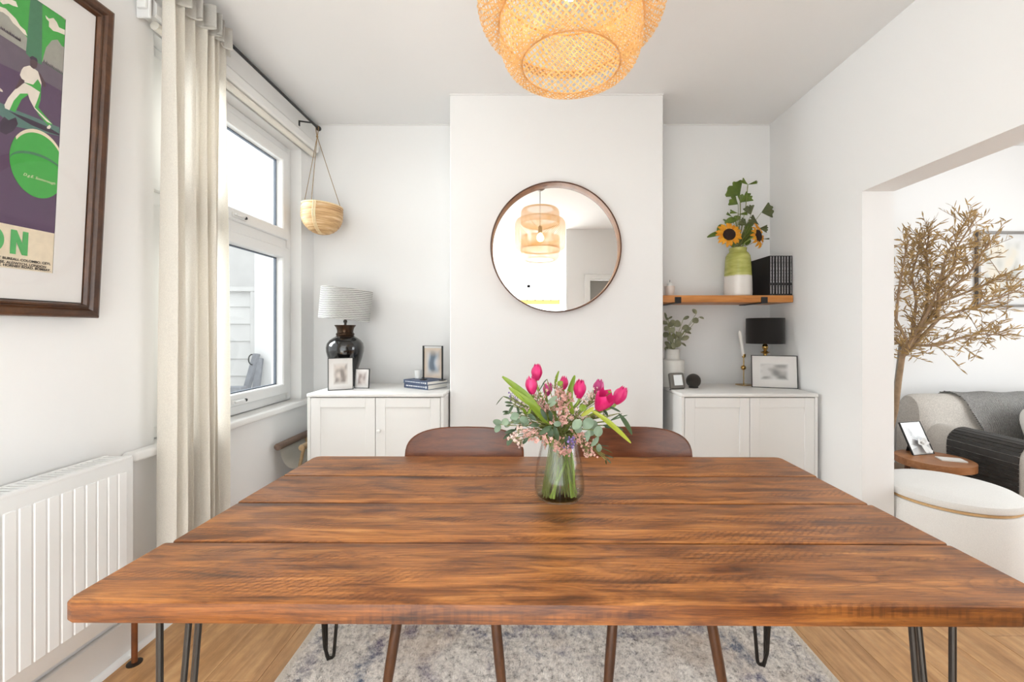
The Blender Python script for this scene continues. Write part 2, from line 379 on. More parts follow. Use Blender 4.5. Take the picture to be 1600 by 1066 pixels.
obj('pane', MB().box(4.765, .16, .66, 4.77, 2.24, 2.34), GLASS, w3, smooth=False)
# skirtings and small trims
b = MB().box(LW, -2, 0, LW+.018, BACK, .145, .004, 1)
b.prism([(0, 0), (.034, 0), (.031, .012), (.022, .02), (.018, .022), (0, .022)], 5.0, lambda a, z, c: Vector((LW+a, -2+c, z)))
st('baseboard_left', b, TRIM)
st('baseboard_back', MB().box(LW+.02, BACK-.018, 0, -.497, BACK, .14, .004, 1).box(.847, BACK-.018, 0, RW-.001, BACK, .14, .004, 1), TRIM)
st('baseboard_chimney', MB().box(-.495, CHIM-.018, 0, .845, CHIM, .14, .004, 1), TRIM)
st('baseboard_right', MB().box(RW-.018, DJ+.003, 0, RW, BACK-.02, .14, .004, 1), TRIM)
st('baseboard_far', MB().box(RW2, FARW-.018, 0, 4.7, FARW, .14, .004, 1), TRIM)
b = MB().box(LW+.001, BACK-.008, CEILZ-.008, -.495, BACK, CEILZ).box(-.495, CHIM-.008, CEILZ-.008, .845, CHIM, CEILZ).box(.845, BACK-.008, CEILZ-.008, RW, BACK, CEILZ)
st('trim_1', b, TRIM, smooth=False)                                                  # bead under the ceiling
# boards over the window and the sill
b = MB().box(LW, 1.30, 2.575, LW+.035, BACK-.001, 2.70, .005, 2).box(LW, 1.30, 2.69, LW+.045, BACK-.001, 2.712, .004, 1)
st('trim_2', b, TRIM)
b = MB().box(LW-.06, 1.72, .745, LW+.02, 2.835, .7805).box(LW+.0005, 1.58, .745, LW+.055, 2.93, .782, .011, 4)
st('trim_3', b, TRIM)

# ------------------------------------------------------------------ window
FX = LW-.07                                               # room face of the frame
w1 = thing('window_1', None, None, (FX, 2.28, .78), kind='structure')
def ring(b, y0, z0, y1, z1, t, x0, x1, bev=.004):
    b.box(x0, y0, z0, x1, y0+t, z1, bev, 1).box(x0, y1-t, z0, x1, y1, z1, bev, 1)
    b.box(x0, y0+t*.8, z0, x1, y1-t*.8, z0+t, bev, 1).box(x0, y0+t*.8, z1-t, x1, y1-t*.8, z1, bev, 1); return b
b = ring(MB(), WY0, .782, WY1, WZ1, .062, FX-.07, FX); b.box(FX-.07, WY0+.05, 1.775, FX, WY1-.05, 1.862, .004, 1)
obj('outer_frame', b, UPVC, w1)
for nm, z0, z1 in (('lower_sash', .83, 1.79), ('upper_sash', 1.85, 2.43)):
    s_ = obj(nm, ring(MB(), WY0+.05, z0, WY1-.05, z1, .066, FX-.05, FX+.016, .006), UPVC, w1)
    obj('gasket', ring(MB(), WY0+.112, z0+.062, WY1-.112, z1-.062, .010, FX-.045, FX-.028, 0), mat('grey_gasket', rgb(92, 100, 112), .5), s_, smooth=False)
    obj('pane', MB().box(FX-.034, WY0+.115, z0+.064, FX-.030, WY1-.115, z1-.064), GLASS, s_, smooth=False)
    hy = 2.30
    hb = MB().box(FX+.016, hy-.055, z0+.015, FX+.028, hy+.055, z0+.04, .004, 2).box(FX+.028, hy-.05, z0+.02, FX+.045, hy+.02, z0+.036, .005, 2)
    hd = obj('handle', hb, UPVC, s_)
    obj('lock_button', MB().lathe([(.008, 0), (.008, .008), (0, .009)], 12, (FX+.028, hy+.038, z0+.028), Matrix.Rotation(pi/2, 4, 'Y')), DARK, s_)
# ------------------------------------------------------------------ outside
SIDING = mat('bleached_cladding', rgb(206, 205, 204), .8, var=.05, vscale=5)
st('exterior_ground', MB().box(-9, -3, -.25, -1.76, 9, -.13), mat('pale_paving', rgb(196, 194, 190), .9, var=.1), smooth=False)
f = thing('clad_fence', 'white weatherboard fence beyond the window panes', 'fence', (-3.6, 4.3, -.13))
obj('post', MB().box(-2.84, 4.24, -.13, -2.74, 4.34, 1.66, .005, 1), SIDING, f)
bm_ = MB().prism([(0, 0), (.03, 0), (.012, .2), (0, .2)], 2.4, lambda a, z, c: Vector((-1.2+c, -a, z)))
pl0 = obj('plank', bm_, SIDING, f, local=True, smooth=False)
for j in range(10):
    loc = (-.42, 0, .02+j*.178)
    if j == 0: pl0.location = loc
    else: piece('plank', pl0, f, loc, (0, random.uniform(-.004, .004), 0))
obj('cap_rail', MB().box(-5.2, 4.23, 1.645, -2.73, 4.35, 1.69, .004, 1), SIDING, f)
st('exterior_wall', MB().box(-2.735, 4.15, -.13, -1.76, 4.6, 4.2), mat('exterior_render', rgb(222, 222, 222), .9), smooth=False)
f2 = thing('neighbour_house', 'pale neighbouring house wall above the fence', 'house', (-5, 6.5, -.13))
obj('wall', MB().box(-7.5, 6.5, -.13, -3.0, 6.9, 2.9), SIDING, f2, smooth=False)
obj('coping', MB().box(-7.6, 6.4, 2.9, -2.9, 7.0, 3.0, .01, 1), SIDING, f2)
GREYW = mat('weathered_grey_boards', rgb(132, 134, 140), .8, var=.15, vscale=20)
t = thing('garden_lounger', 'grey wooden slatted lounger folded and leaning on the outdoor fence', 'lounger', (-2.8, 4.0, -.13))
def bar(b, p, q, wx, wy):
    p, q = Vector(p), Vector(q); d = (q-p); L = d.length
    m = Matrix.Translation(p) @ d.to_track_quat('Z', 'Y').to_matrix().to_4x4()
    return b.box(-wx/2, -wy/2, 0, wx/2, wy/2, L, .003, 1, m=m)
p0, p1 = P(377, 660, 3.9), P(401, 553, 4.1)
obj('rail', bar(MB(), (p0.x-.12, p0.y-.1, -.13), p1, .07, .035), GREYW, t)
q0, q1 = P(398, 640, 3.95), P(406, 560, 4.1)
obj('rail', bar(MB(), (q0.x-.02, q0.y-.1, -.13), q1, .06, .035), GREYW, t)
r0 = P(364, 650, 3.8)
obj('slat_panel', MB().box(r0.x-.13, 3.72, -.13, r0.x+.13, 3.80, P(364, 604, 3.76).z, .005, 1), GREYW, t)
hk = MB().tube([P(394, 562, 4.03)+Vector((.035*cos(a), 0, .05*sin(a))) for a in [pi*.5+i*pi/8 for i in range(9)]], .006, 6)
obj('hook', hk, DARK, t)

# ------------------------------------------------------------------ rug
def rug_mat():
    m, nt, b, out = newmat('distressed_rug_wool'); tc = N(nt, 'ShaderNodeTexCoord'); v = tc.outputs['Object']
    n1 = noise(nt, v, 5.5, 5, .7); n2 = noise(nt, v, 55, 4, .75); n3 = noise(nt, v, 2.2, 3, .6)
    base = ramp(nt, n2, [(.32, rgb(136, 130, 124)), (.46, rgb(206, 198, 190)), (.62, rgb(238, 230, 221))])
    base = mix(nt, ramp(nt, n3, [(.5, (0, 0, 0, 1)), (.68, (.5, .5, .5, 1))]), base, rgb(192, 164, 138))
    sx = N(nt, 'ShaderNodeSeparateXYZ'); nt.links.new(v, sx.inputs[0])
    def m1(op, a, b_, cl=False):
        n = N(nt, 'ShaderNodeMath', operation=op, use_clamp=cl)
        for i, q in enumerate((a, b_)):
            if isinstance(q, (int, float)): n.inputs[i].default_value = q
            else: nt.links.new(q, n.inputs[i])
        return n.outputs[0]
    ax = m1('SUBTRACT', 1.0, m1('ABSOLUTE', sx.outputs[0], 0)); ay = m1('SUBTRACT', 1.45, m1('ABSOLUTE', sx.outputs[1], 0))
    e = m1('MINIMUM', ax, ay); e = m1('ADD', e, m1('MULTIPLY', m1('SUBTRACT', n1, .5), .09))
    band = ramp(nt, m1('MULTIPLY', e, 1.0), [(.03, (0, 0, 0, 1)), (.06, (.8, .8, .8, 1)), (.10, (.8, .8, .8, 1)), (.13, (0, 0, 0, 1)), (.24, (0, 0, 0, 1)), (.27, (1, 1, 1, 1)), (.32, (1, 1, 1, 1)), (.36, (0, 0, 0, 1))])
    wear = ramp(nt, noise(nt, v, 9, 5, .75), [(.46, (0, 0, 0, 1)), (.6, (1, 1, 1, 1))])
    fl = ramp(nt, noise(nt, v, 4.0, 5, .72, 1.5), [(.52, (0, 0, 0, 1)), (.62, (.7, .7, .7, 1))])
    pat = m1('MULTIPLY', m1('MAXIMUM', band, fl), wear)
    pat = m1('MULTIPLY', pat, ramp(nt, n2, [(.3, (1, 1, 1, 1)), (.65, (.35, .35, .35, 1))]))
    blue = ramp(nt, noise(nt, v, 3.0, 2), [(.4, rgb(74, 92, 118)), (.6, rgb(104, 92, 118))])
    col = mix(nt, pat, base, blue)
    edge = ramp(nt, m1('MINIMUM', ax, ay), [(.022, (1, 1, 1, 1)), (.032, (0, 0, 0, 1))])
    col = mix(nt, edge, col, rgb(206, 196, 184))
    nt.links.new(col, b.inputs['Base Color']); b.inputs['Roughness'].default_value = .95; b.inputs['Specular IOR Level'].default_value = .1
    return m
RUG = rug_mat()
rug = thing('area_rug', 'distressed grey and blue low pile rug under the dining table', 'rug', (.1, .56, 0))
obj('backing', MB().box(-1.0, -1.45, 0, 1.0, 1.45, .009, .003, 1), RUG, rug, local=True)
import numpy as np
rs = np.random.RandomState(4); n = 110000
cx = rs.uniform(-.99, .99, n); cy = rs.uniform(-.1, 1.44, n); an = rs.uniform(0, 2*pi, n); ln = rs.uniform(.004, .011, n); wd = rs.uniform(.0012, .0024, n); hh = rs.uniform(.004, .010, n)
dx, dy = np.cos(an), np.sin(an); z0 = np.full(n, .008)
V = np.empty((n, 3, 3)); V[:, 0] = np.stack([cx-dy*wd, cy+dx*wd, z0], 1); V[:, 1] = np.stack([cx+dy*wd, cy-dx*wd, z0], 1); V[:, 2] = np.stack([cx+dx*ln, cy+dy*ln, z0+hh], 1)
me = bpy.data.meshes.new('pile'); me.from_pydata(V.reshape(-1, 3).tolist(), [], np.arange(3*n).reshape(n, 3).tolist()); me.materials.append(RUG)
o = bpy.data.objects.new('pile', me); COL.objects.link(o); o.parent = rug; o['kind'] = 'stuff'

# ------------------------------------------------------------------ dining table
TZ, TC = .755, Vector((.067, 1.19, 0))
tb = thing('dining_table', 'long reclaimed wood dining table with black hairpin legs', 'table', TC, (0, 0, -.0068))
for j in range(4):
    y0 = -.4415+j*.2215; y1 = y0+.2168; r = random.Random(j+5)
    xl = -.905+r.uniform(-.004, .004)-(.011 if j == 0 else 0); xr = .905+r.uniform(-.004, .004); c = .018
    A = .022 if j == 0 else .006; B = .022 if j == 3 else .006
    poly = [(xl+A, y0), (xr-A, y0), (xr-A*.3, y0+A*.3), (xr, y0+A), (xr, y1-B), (xr-B*.3, y1-B*.3), (xr-B, y1), (xl+B, y1), (xl+B*.3, y1-B*.3), (xl, y1-B), (xl, y0+A), (xl+A*.3, y0+A*.3)]
    b = MB().prism(poly, .038, lambda a, q, z: Vector((a, q, TZ-.038+z)))
    es = [e for e in b.bm.edges if abs(e.verts[0].co.z-e.verts[1].co.z) < 1e-4]
    bmesh.ops.bevel(b.bm, geom=es, offset=.004, segments=2, affect='EDGES', profile=.5)
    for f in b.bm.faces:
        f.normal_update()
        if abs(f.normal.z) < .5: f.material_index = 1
    obj('plank', b, [TABLEW, TABLE_SHADED], tb, local=True)
LZ = TZ-.038
def hairpin(fx, fy, ix, iy):
    root = Vector((fx, fy, 0))-TC; z0 = .013
    b = MB()
    T1 = root+Vector((0, 0, LZ-.004)); T2 = root+Vector((ix*.085, 0, LZ-.004)); T3 = root+Vector((0, iy*.085, LZ-.004))
    f1 = root+Vector((0, 0, z0+.03)); f2 = root+Vector((ix*.030, 0, z0+.03))
    arc = [root+Vector((ix*(.015-.015*cos(a)), 0, z0+.024-.017*sin(a))) for a in [i*pi/6 for i in range(7)]]
    b.tube([T1, f1]+arc[1:-1]+[f2, T2], .0062, 10)
    b.tube([T3, root+Vector((0, iy*.012, z0+.06)), root+Vector((ix*.012, iy*.008, z0+.008))], .0062, 10)
    g = obj('leg', b, IRON, tb, local=True)
    obj('mounting_plate', MB().box(min(root.x-ix*.012, root.x+ix*.1), min(root.y-iy*.012, root.y+iy*.1), LZ-.004, max(root.x-ix*.012, root.x+ix*.1), max(root.y-iy*.012, root.y+iy*.1), LZ-.0003), IRON, g, local=True, smooth=False)
hairpin(-.752, .845, 1, 1); hairpin(.848, .835, -1, 1); hairpin(-.762, 1.555, 1, -1); hairpin(.868, 1.535, -1, -1)

# ------------------------------------------------------------------ chairs on the far side
def make_chair(label, loc):
    t = thing('dining_chair', label, 'chair', loc, group='plywood chairs on the far side of the table')
    def bk(u, v):          # backrest: superellipse outline bent round the sitter
        a = 2*pi*u
        return a, v
    W, H = .247, .118
    def outline(k, n=48):
        a = 2*pi*k/n; p = 3.4; c_, s_ = cos(a), sin(a)
        return W*abs(c_)**(2/p)*(1 if c_ > 0 else -1), H*abs(s_)**(2/p)*(1 if s_ > 0 else -1)
    b = MB(); n = 48; F_, B_ = [], []
    pos = lambda x, z, d: Vector((x*.985, .235+d-1.0*x*x*.8+z*.22, .71+z))
    for d, L in ((0, F_), (.011, B_)):
        for rr in (1.0, .97, .75, .5, .25):
            dd = d if rr < 1 else .0055
            L.append([b.bm.verts.new(pos(*(q*rr for q in outline(k, n)), dd)) for k in range(n)])
        L.append(b.bm.verts.new(pos(0, 0, d)))
    for L in (F_, B_):
        for A, Bq in zip(L[:-2], L[1:-1]):
            for k in range(n): b.bm.faces.new((A[k], A[(k+1) % n], Bq[(k+1) % n], Bq[k]))
        for k in range(n): b.bm.faces.new((L[-2][k], L[-2][(k+1) % n], L[-1]))
    bmesh.ops.remove_doubles(b.bm, verts=b.bm.verts[:], dist=1e-5)
    obj('backrest', b, WALNUT, t, local=True)
    sb = MB()
    def seat(u, v):
        x = (u-.5)*2; y = (v-.5)*2
        k = sqrt(max(abs(x)**4+abs(y)**4, 1e-9))**.5; m_ = max(abs(x), abs(y)); s_ = m_/k if k > 0 else 1
        return x*s_*.215, y*s_*.205
    top = sb.grid(lambda u, v: Vector((*seat(u, v), .452+.012*(seat(u, v)[0]/.2)**2-.006)), 13, 13)
    bot = sb.grid(lambda u, v: Vector((*seat(u, v), .440+.012*(seat(u, v)[0]/.2)**2-.006)), 13, 13)
    for i in range(12):
        for (a, c) in (((i, 0), (i+1, 0)), ((i, 12), (i+1, 12)), ((0, i), (0, i+1)), ((12, i), (12, i+1))):
            sb.bm.faces.new((top[a[0]][a[1]], top[c[0]][c[1]], bot[c[0]][c[1]], bot[a[0]][a[1]]))
    obj('seat', sb, WALNUT, t, local=True)
    fr = MB().box(-.16, -.15, .405, .16, -.12, .436, .004, 1).box(-.16, .12, .405, .16, .15, .436, .004, 1).box(-.16, -.13, .41, -.13, .13, .434, .004, 1).box(.13, -.13, .41, .16, .13, .434, .004, 1)
    obj('seat_frame', fr, CHLEG, t, local=True)
    for sx in (-1, 1):
        obj('leg', MB().tube([(sx*.142, -.15, .432), (sx*.17, -.195, .2), (sx*.195, -.23, .0)], [.0165, .0165, .0115], 12), CHLEG, t, local=True)
        obj('leg', MB().tube([(sx*.142, .14, .432), (sx*.165, .22, .2), (sx*.185, .30, .0)], [.0165, .0155, .0115], 12), CHLEG, t, local=True)
        obj('back_post', MB().tube([(sx*.12, .145, .42), (sx*.125, .19, .52), (sx*.13, .214, .60), (sx*.13, .238, .70)], [.012, .012, .011, .009], 10), CHLEG, t, local=True)
    return t
ch = make_chair('brown plywood chair behind the table, left of the tulip vase', (-.262, 1.50, .013))
dup(ch, (.425, 1.50, .013), label='brown plywood chair behind the table, partly hidden by the tulip vase')

# ------------------------------------------------------------------ radiator
RX = -1.435
rd = thing('radiator', 'white panel radiator under the framed poster', 'radiator', (LW, .7, .22))
b = MB().box(RX-.012, -.2, .235, RX, 1.508, .79, .004, 2)
for i in range(46):
    y = 1.470-i*.0355
    b.box(RX-.003, y-.0160, .285, RX+.0028, y+.0150, .748, .0024, 1)
obj('front_panel', b, RADI, rd)
obj('back_panel', MB().box(LW+.02, -.2, .235, LW+.032, 1.505, .785, .003, 1), RADI, rd)
obj('end_panel', MB().box(LW+.018, 1.500, .228, RX-.002, 1.514, .793, .005, 2), RADI, rd); obj('end_panel', MB().box(LW+.018, -.21, .228, RX-.002, -.198, .793, .005, 2), RADI, rd)
b = MB().box(RX-.022, -.2, .788, RX, 1.508, .797, .002, 1).box(LW+.018, -.2, .788, LW+.032, 1.508, .797, .002, 1)
gt = obj('top_grille', b, RADI, rd)
gs = MB().box(LW+.03, -.0040, .787, RX-.018, .0040, .796, .0015, 1)
g0 = obj('slat', gs, RADI, gt, local=True)
for i in range(88):
    y = -.18+i*.0192
    if i == 0: g0.location = Vector((0, y, 0))-ORG['radiator']+Vector((0, 0, 0))
    else: piece('slat', g0, gt, Vector((0, y, 0))-ORG['radiator'])
obj('wall_bracket', MB().box(LW+.003, 1.2, .3, LW+.021, 1.24, .75), RADI, rd, smooth=False)
pp = thing('radiator_pipe', 'copper brown pipe dropping from the end of the white radiator to the floor', 'pipe', (-1.478, 1.56, 0))
obj('pipe', MB().tube([(-1.478, 1.56, 0), (-1.478, 1.56, .23), (-1.478, 1.552, .252), (-1.478, 1.53, .262), (-1.478, 1.512, .262)], .0095, 12), mat('old_copper', rgb(122, 72, 40), .45, .4, var=.2, vscale=30), pp)
obj('floor_collar', MB().lathe([(.024, 0), (.024, .004), (.012, .006)], 16, (-1.478, 1.56, 0)), IRON, pp)
# ------------------------------------------------------------------ cabinets
CZ = .874
def make_cabinet(label, loc):
    t = thing('cabinet', label, 'cabinet', loc, group='white two door cabinets in the alcoves')
    Wd, Dp = .81, .47
    b = MB().box(0, 0, .06, .018, Dp, CZ-.0225, .002, 1).box(Wd-.018, 0, .06, Wd, Dp, CZ-.0225, .002, 1)
    b.box(.018, .02, .09, Wd-.018, Dp, .108).box(.018, Dp-.01, .09, Wd-.018, Dp, CZ-.0225).box(.018, .03, .09, Wd-.018, .04, CZ-.03)
    obj('body', b, CAB, t, local=True)
    obj('top', MB().box(-.002, -.006, CZ-.022, Wd+.002, Dp, CZ, .006, 3), CAB, t, local=True)
    obj('plinth', MB().box(.004, .03, 0, Wd-.004, Dp-.01, .089, .003, 1), CAB, t, local=True)
    for x0 in (.0205, .4065):
        x1 = x0+.383; z0, z1 = .095, CZ-.0265; s = .058
        d = MB().box(x0, -.001, z0, x0+s, .020, z1, .002, 1).box(x1-s, -.001, z0, x1, .020, z1, .002, 1).box(x0+s, -.001, z0, x1-s, .020, z0+s, .002, 1).box(x0+s, -.001, z1-s, x1-s, .020, z1, .002, 1)
        dr = obj('door', d, CAB, t, local=True)
        obj('door_panel', MB().box(x0+s-.004, .0065, z0+s-.004, x1-s+.004, .016, z1-s+.004), CAB, dr, local=True, smooth=False)
        if x0 > .1: obj('knob', MB().lathe([(.006, 0), (.005, .010), (.0115, .016), (.0115, .024), (.006, .027), (0, .0275)], 16, (x0+.026, -.001, .655), Matrix.Rotation(pi/2, 4, 'X')), CAB, dr, local=True)
    return t
cb = make_cabinet('white two door cabinet in the alcove by the window, under the striped shade lamp', (-1.315, 2.47, 0))
dup(cb, (.908, 2.47, 0), label='white two door cabinet in the right alcove, under the wooden shelf', skip=('knob',))

# ------------------------------------------------------------------ picture frames on the cabinets
def photo_frame(name, label, bl, br, h, lean, border, matw, pr, frame_m=BLACK, depth=.012, group=None, strut=True, sa=.42):
    bl, br = Vector(bl), Vector(br); wd = (br-bl).length; rz = atan2(br.y-bl.y, br.x-bl.x)
    t = thing(name, label, 'photo frame', bl, (-lean, 0, rz), group)
    b = MB().box(0, 0, 0, border, depth, h, .001, 1).box(wd-border, 0, 0, wd, depth, h, .001, 1).box(border, 0, 0, wd-border, depth, border, .001, 1).box(border, 0, h-border, wd-border, depth, h, .001, 1)
    obj('frame', b, frame_m, t, local=True)
    obj('mat_board', MB().box(border-.001, .005, border-.001, wd-border+.001, .007, h-border+.001), PAPER, t, local=True, smooth=False)
    mx, mz = matw if isinstance(matw, tuple) else (matw, matw)
    obj('photograph', MB().box(border+mx, .0042, border+mz, wd-border-mx, .0051, h-border-mz), pr, t, local=True, smooth=False)
    obj('glazing', MB().box(border, .0022, border, wd-border, .0028, h-border), CLEAR, t, local=True, smooth=False)
    obj('backing_board', MB().box(border, .008, border, wd-border, depth+.001, h-border), DARK, t, local=True, smooth=False)
    if strut:
        b = MB(); p = Vector((wd/2, depth, h*.62)); L = h*.62/cos(lean)
        q = Vector((wd/2, depth+tan(lean+sa)*h*.55, 0)); q.z = -q.y*tan(-lean)*-1*0 + q.y*tan(lean)*1.0*0
        # foot of the strut on the level base: local z where world height is zero
        q.z = q.y*tan(lean)
        bar(b, p, q, wd*.22, .003); obj('strut', b, DARK, t, local=True)
    return t
G1 = blurprint('soft_portrait_print', [(.3, rgb(150, 140, 134)), (.5, rgb(196, 186, 178)), (.7, rgb(222, 212, 204))], 3.2, (.8, .76, .72, 1), 1)
G2 = blurprint('soft_sepia_print', [(.3, rgb(128, 112, 108)), (.5, rgb(176, 160, 154)), (.7, rgb(206, 194, 188))], 2.6, (.84, .80, .77, 1), 2, 4)
G3 = blurprint('soft_grey_landscape_print', [(.32, rgb(150, 148, 146)), (.5, rgb(186, 183, 180)), (.68, rgb(222, 219, 216))], 3.0, (.86, .84, .82, 1), 3, 7)
G4 = blurprint('soft_blue_figure_print', [(.36, rgb(104, 118, 132)), (.5, rgb(160, 172, 186)), (.62, rgb(200, 200, 202))], 2.6, rgb(206, 188, 168), 4, 3.4)
G5 = blurprint('pale_wall_print', [(.3, rgb(206, 206, 198)), (.5, rgb(232, 230, 222)), (.7, rgb(240, 232, 216))], 5.0, (.88, .88, .87, 1), 5, 6)
G6 = blurprint('soft_white_print', [(.3, rgb(176, 176, 178)), (.5, rgb(226, 226, 226)), (.7, rgb(240, 240, 240))], 2.4, (.86, .86, .85, 1), 6, 3)
photo_frame('photo_frame', 'larger thin black photo frame with white mat before the black lamp', (-1.242, 2.573, CZ), (-1.112, 2.642, CZ), .203, .11, .0045, (.027, .03), G1)
photo_frame('photo_frame', 'small thin black photo frame standing right behind the larger one by the lamp', (-1.128, 2.685, CZ), (-1.030, 2.675, CZ), .128, .10, .004, (.010, .010), G2)
photo_frame('photo_frame', 'landscape thin black photo frame before the black shaded lamp', (1.470, 2.74, CZ), (1.722, 2.655, CZ), .212, .10, .0045, (.042, .045), G3)

# ------------------------------------------------------------------ striped shade lamp on the left cabinet
def stripes():
    m, nt, b, out = newmat('pleated_stripe_paper'); tc = N(nt, 'ShaderNodeTexCoord')
    wv = N(nt, 'ShaderNodeTexWave', wave_type='BANDS', bands_direction='Z'); wv.inputs['Scale'].default_value = 27; wv.inputs['Distortion'].default_value = .8; wv.inputs['Detail'].default_value = 1; wv.inputs['Detail Scale'].default_value = 3
    nt.links.new(tc.outputs['Object'], wv.inputs['Vector'])
    c = ramp(nt, wv.outputs['Fac'], [(.12, rgb(112, 110, 108)), (.34, rgb(232, 230, 226))]); nt.links.new(c, b.inputs['Base Color']); b.inputs['Roughness'].default_value = .8
    t = N(nt, 'ShaderNodeBsdfTranslucent'); nt.links.new(c, t.inputs[0]); ms = N(nt, 'ShaderNodeMixShader'); ms.inputs[0].default_value = .3
    nt.links.new(b.outputs[0], ms.inputs[1]); nt.links.new(t.outputs[0], ms.inputs[2]); nt.links.new(ms.outputs[0], out.inputs[0]); return m
L0 = Vector(((539.5-CX)*2.78/F, 2.78, CZ))
lp = thing('table_lamp', 'glossy black vase lamp with tilted grey striped drum shade', 'lamp', L0)
prof = [(.058, 0), (.062, .004), (.060, .02), (.068, .07), (.086, .13), (.106, .19), (.1165, .235), (.1175, .262), (.112, .288), (.096, .310), (.075, .325), (.060, .334), (.054, .340), (.057, .346), (.0575, .352), (.053, .357), (.050, .362), (.051, .375), (.056, .392), (.066, .406), (.0665, .410), (.062, .408), (.03, .392), (0, .39)]
CERAM = mat('black_glazed_ceramic', (.008, .007, .007, 1), .12, coat=.6)
b = MB().lathe(prof[:12], 40, L0); obj('vase_base', b, CERAM, lp)
b = MB().lathe([(0, .330)]+prof[11:], 40, L0); obj('neck_collar', b, mat('bronze_neck', rgb(64, 46, 32), .25, .7), lp)
obj('stem', MB().lathe([(.008, .39), (.008, .425), (.012, .427), (.012, .44), (.007, .445), (.007, .52)], 14, L0), IRON, lp)
tilt = Matrix.Translation(L0+Vector((.004, 0, .545))) @ Matrix.Rotation(.095, 4, 'Y') @ Matrix.Rotation(-.02, 4, 'X')
sh = MB().lathe([(.158, -.100), (.161, .103), (.1585, .103), (.1555, -.100), (.158, -.100)], 56, cap=False).xf(tilt)
so = obj('lamp_shade', sh, stripes(), lp)
b = MB()
for a in range(3): b.tube([tilt @ Vector((0, 0, .02)), tilt @ Vector((.157*cos(a*2.1), .157*sin(a*2.1), .095))], .002, 6)
obj('shade_carrier', b, IRON, lp)

# ------------------------------------------------------------------ books, tealight and floating frame on the left cabinet
a_, c_ = Vector((-.817, 2.728, 0)), Vector((-.630, 2.603, 0)); dirv = (c_-a_).normalized(); nrm = Vector((-dirv.y, dirv.x, 0))
ang = atan2(dirv.y, dirv.x)
PAGES = mat('book_pages', rgb(232, 228, 220), .8, bmp=(300, .2)); NAVY = mat('navy_cloth', rgb(72, 84, 110), .55, var=.12, vscale=30); MARK = mat('white_print', (.85, .85, .85, 1), .6)
def book(label, z, th, L, wd, off, da):
    t = thing('book', label, 'book', (a_.x+off*dirv.x, a_.y+off*dirv.y, z), (0, 0, ang+da), 'books stacked flat on the left cabinet')
    b = MB().box(0, 0, 0, L, wd, .0025, .0006, 1).box(0, 0, th-.0025, L, wd, th, .0006, 1).box(0, 0, 0, L, .003, th, .001, 1)
    obj('cover', b, NAVY, t, local=True)
    obj('page_block', MB().box(.003, .003, .0025, L-.003, wd-.004, th-.0025), PAGES, t, local=True, smooth=False)
    r = random.Random(int(z*1e4)); b = MB(); x = .02
    while x < L-.03:
        q = r.uniform(.003, .012); b.box(x, -.0004, th*.4, x+q, .0001, th*.62); x += q+r.uniform(.002, .008)
    b.box(L-.022, -.0004, th*.28, L-.012, .0001, th*.72)
    obj('spine_lettering', b, MARK, t, local=True, smooth=False)
    return t
book('navy hardback lying on the left cabinet, lower of the two', CZ, .031, .224, .17, 0, 0)
book('navy hardback on top of the lower one, under the glass frame', CZ+.031, .022, .232, .172, -.006, -.03)
BT = CZ+.053
tc_ = P(653.5, 590, 2.77); tc_.z = BT
t = thing('tealight_holder', 'frosted glass tealight cup standing on the stacked navy books', 'candle holder', tc_)
obj('cup', MB().lathe([(.019, 0), (.022, .003), (.0235, .058), (.0215, .058), (.0195, .006), (0, .005)], 24, tc_, cap=True), mat('frosted_glass', (.86, .86, .85, 1), .25, spec=.6), t)
obj('candle', MB().lathe([(.019, .006), (.019, .035), (.003, .036), (0, .036)], 20, tc_), mat('candle_wax', (.86, .83, .77, 1), .5), t)
fL, fR = Vector(((661.5-CX)*2.70/F, 2.70, BT)), Vector(((691-CX)*2.665/F, 2.665, BT)); wd = (fR-fL).length
t = thing('photo_frame', 'glass photo frame between black posts, standing on the navy books', 'photo frame', fL, (0, 0, atan2(fR.y-fL.y, fR.x-fL.x)))
for x in (0, wd):
    obj('post', MB().box(x-.0045, -.004, 0, x+.0045, .006, .222, .001, 1), BLACK, t, local=True)
    obj('foot', MB().box(x-.014, -.022, 0, x+.016, .022, .006, .002, 1), BLACK, t, local=True)
obj('top_rail', MB().box(0, -.001, .219, wd, .003, .222), BLACK, t, local=True, smooth=False)
obj('photograph', MB().box(.007, .0005, .016, wd-.007, .0015, .206), G4, t, local=True, smooth=False)
obj('glazing', MB().box(.004, -.001, .014, wd-.004, -.0004, .219), CLEAR, t, local=True, smooth=False)

# ------------------------------------------------------------------ magazine rack between cabinet and window wall
t = thing('magazine_rack', 'canvas sling magazine rack with wooden dowels beside the left cabinet', 'magazine rack', (-1.43, 2.65, 0))
xL, xR, zR, y0, y1 = -1.497, -1.354, .548, 2.48, 2.86
obj('dowel', MB().tube([(xL, y0, zR+.004), (xL, y1, zR+.004)], .021, 16), DOWEL, t)
obj('dowel', MB().tube([(xR, y0, zR), (xR, y1, zR)], .0185, 16), LDOWEL, t)
for y, yl in ((y0+.03, y1-.02), (y1-.04, y1-.07)):
    obj('leg', MB().tube([(xR, y, zR), (xL+.02, y, .012)], .0095, 10), LDOWEL, t)
    obj('leg', MB().tube([(xL, yl, zR), (xR-.005, yl, .012)], .0095, 10), LDOWEL, t)
def sling(u, v):
    y = y0+.042+v*(y1-y0-.09); a = pi*u
    x = (xL+xR)/2-(xR-xL)/2*cos(a)*1.16; z = zR+.022-.16*sin(a)**.8
    if u < .06: z -= .0
    return Vector((x, y, z))
b = MB(); b.grid(sling, 25, 9)
r_ = bmesh.ops.solidify(b.bm, geom=b.bm.faces[:], thickness=.004)
obj('sling', b, CANVAS, t, sharp=60)

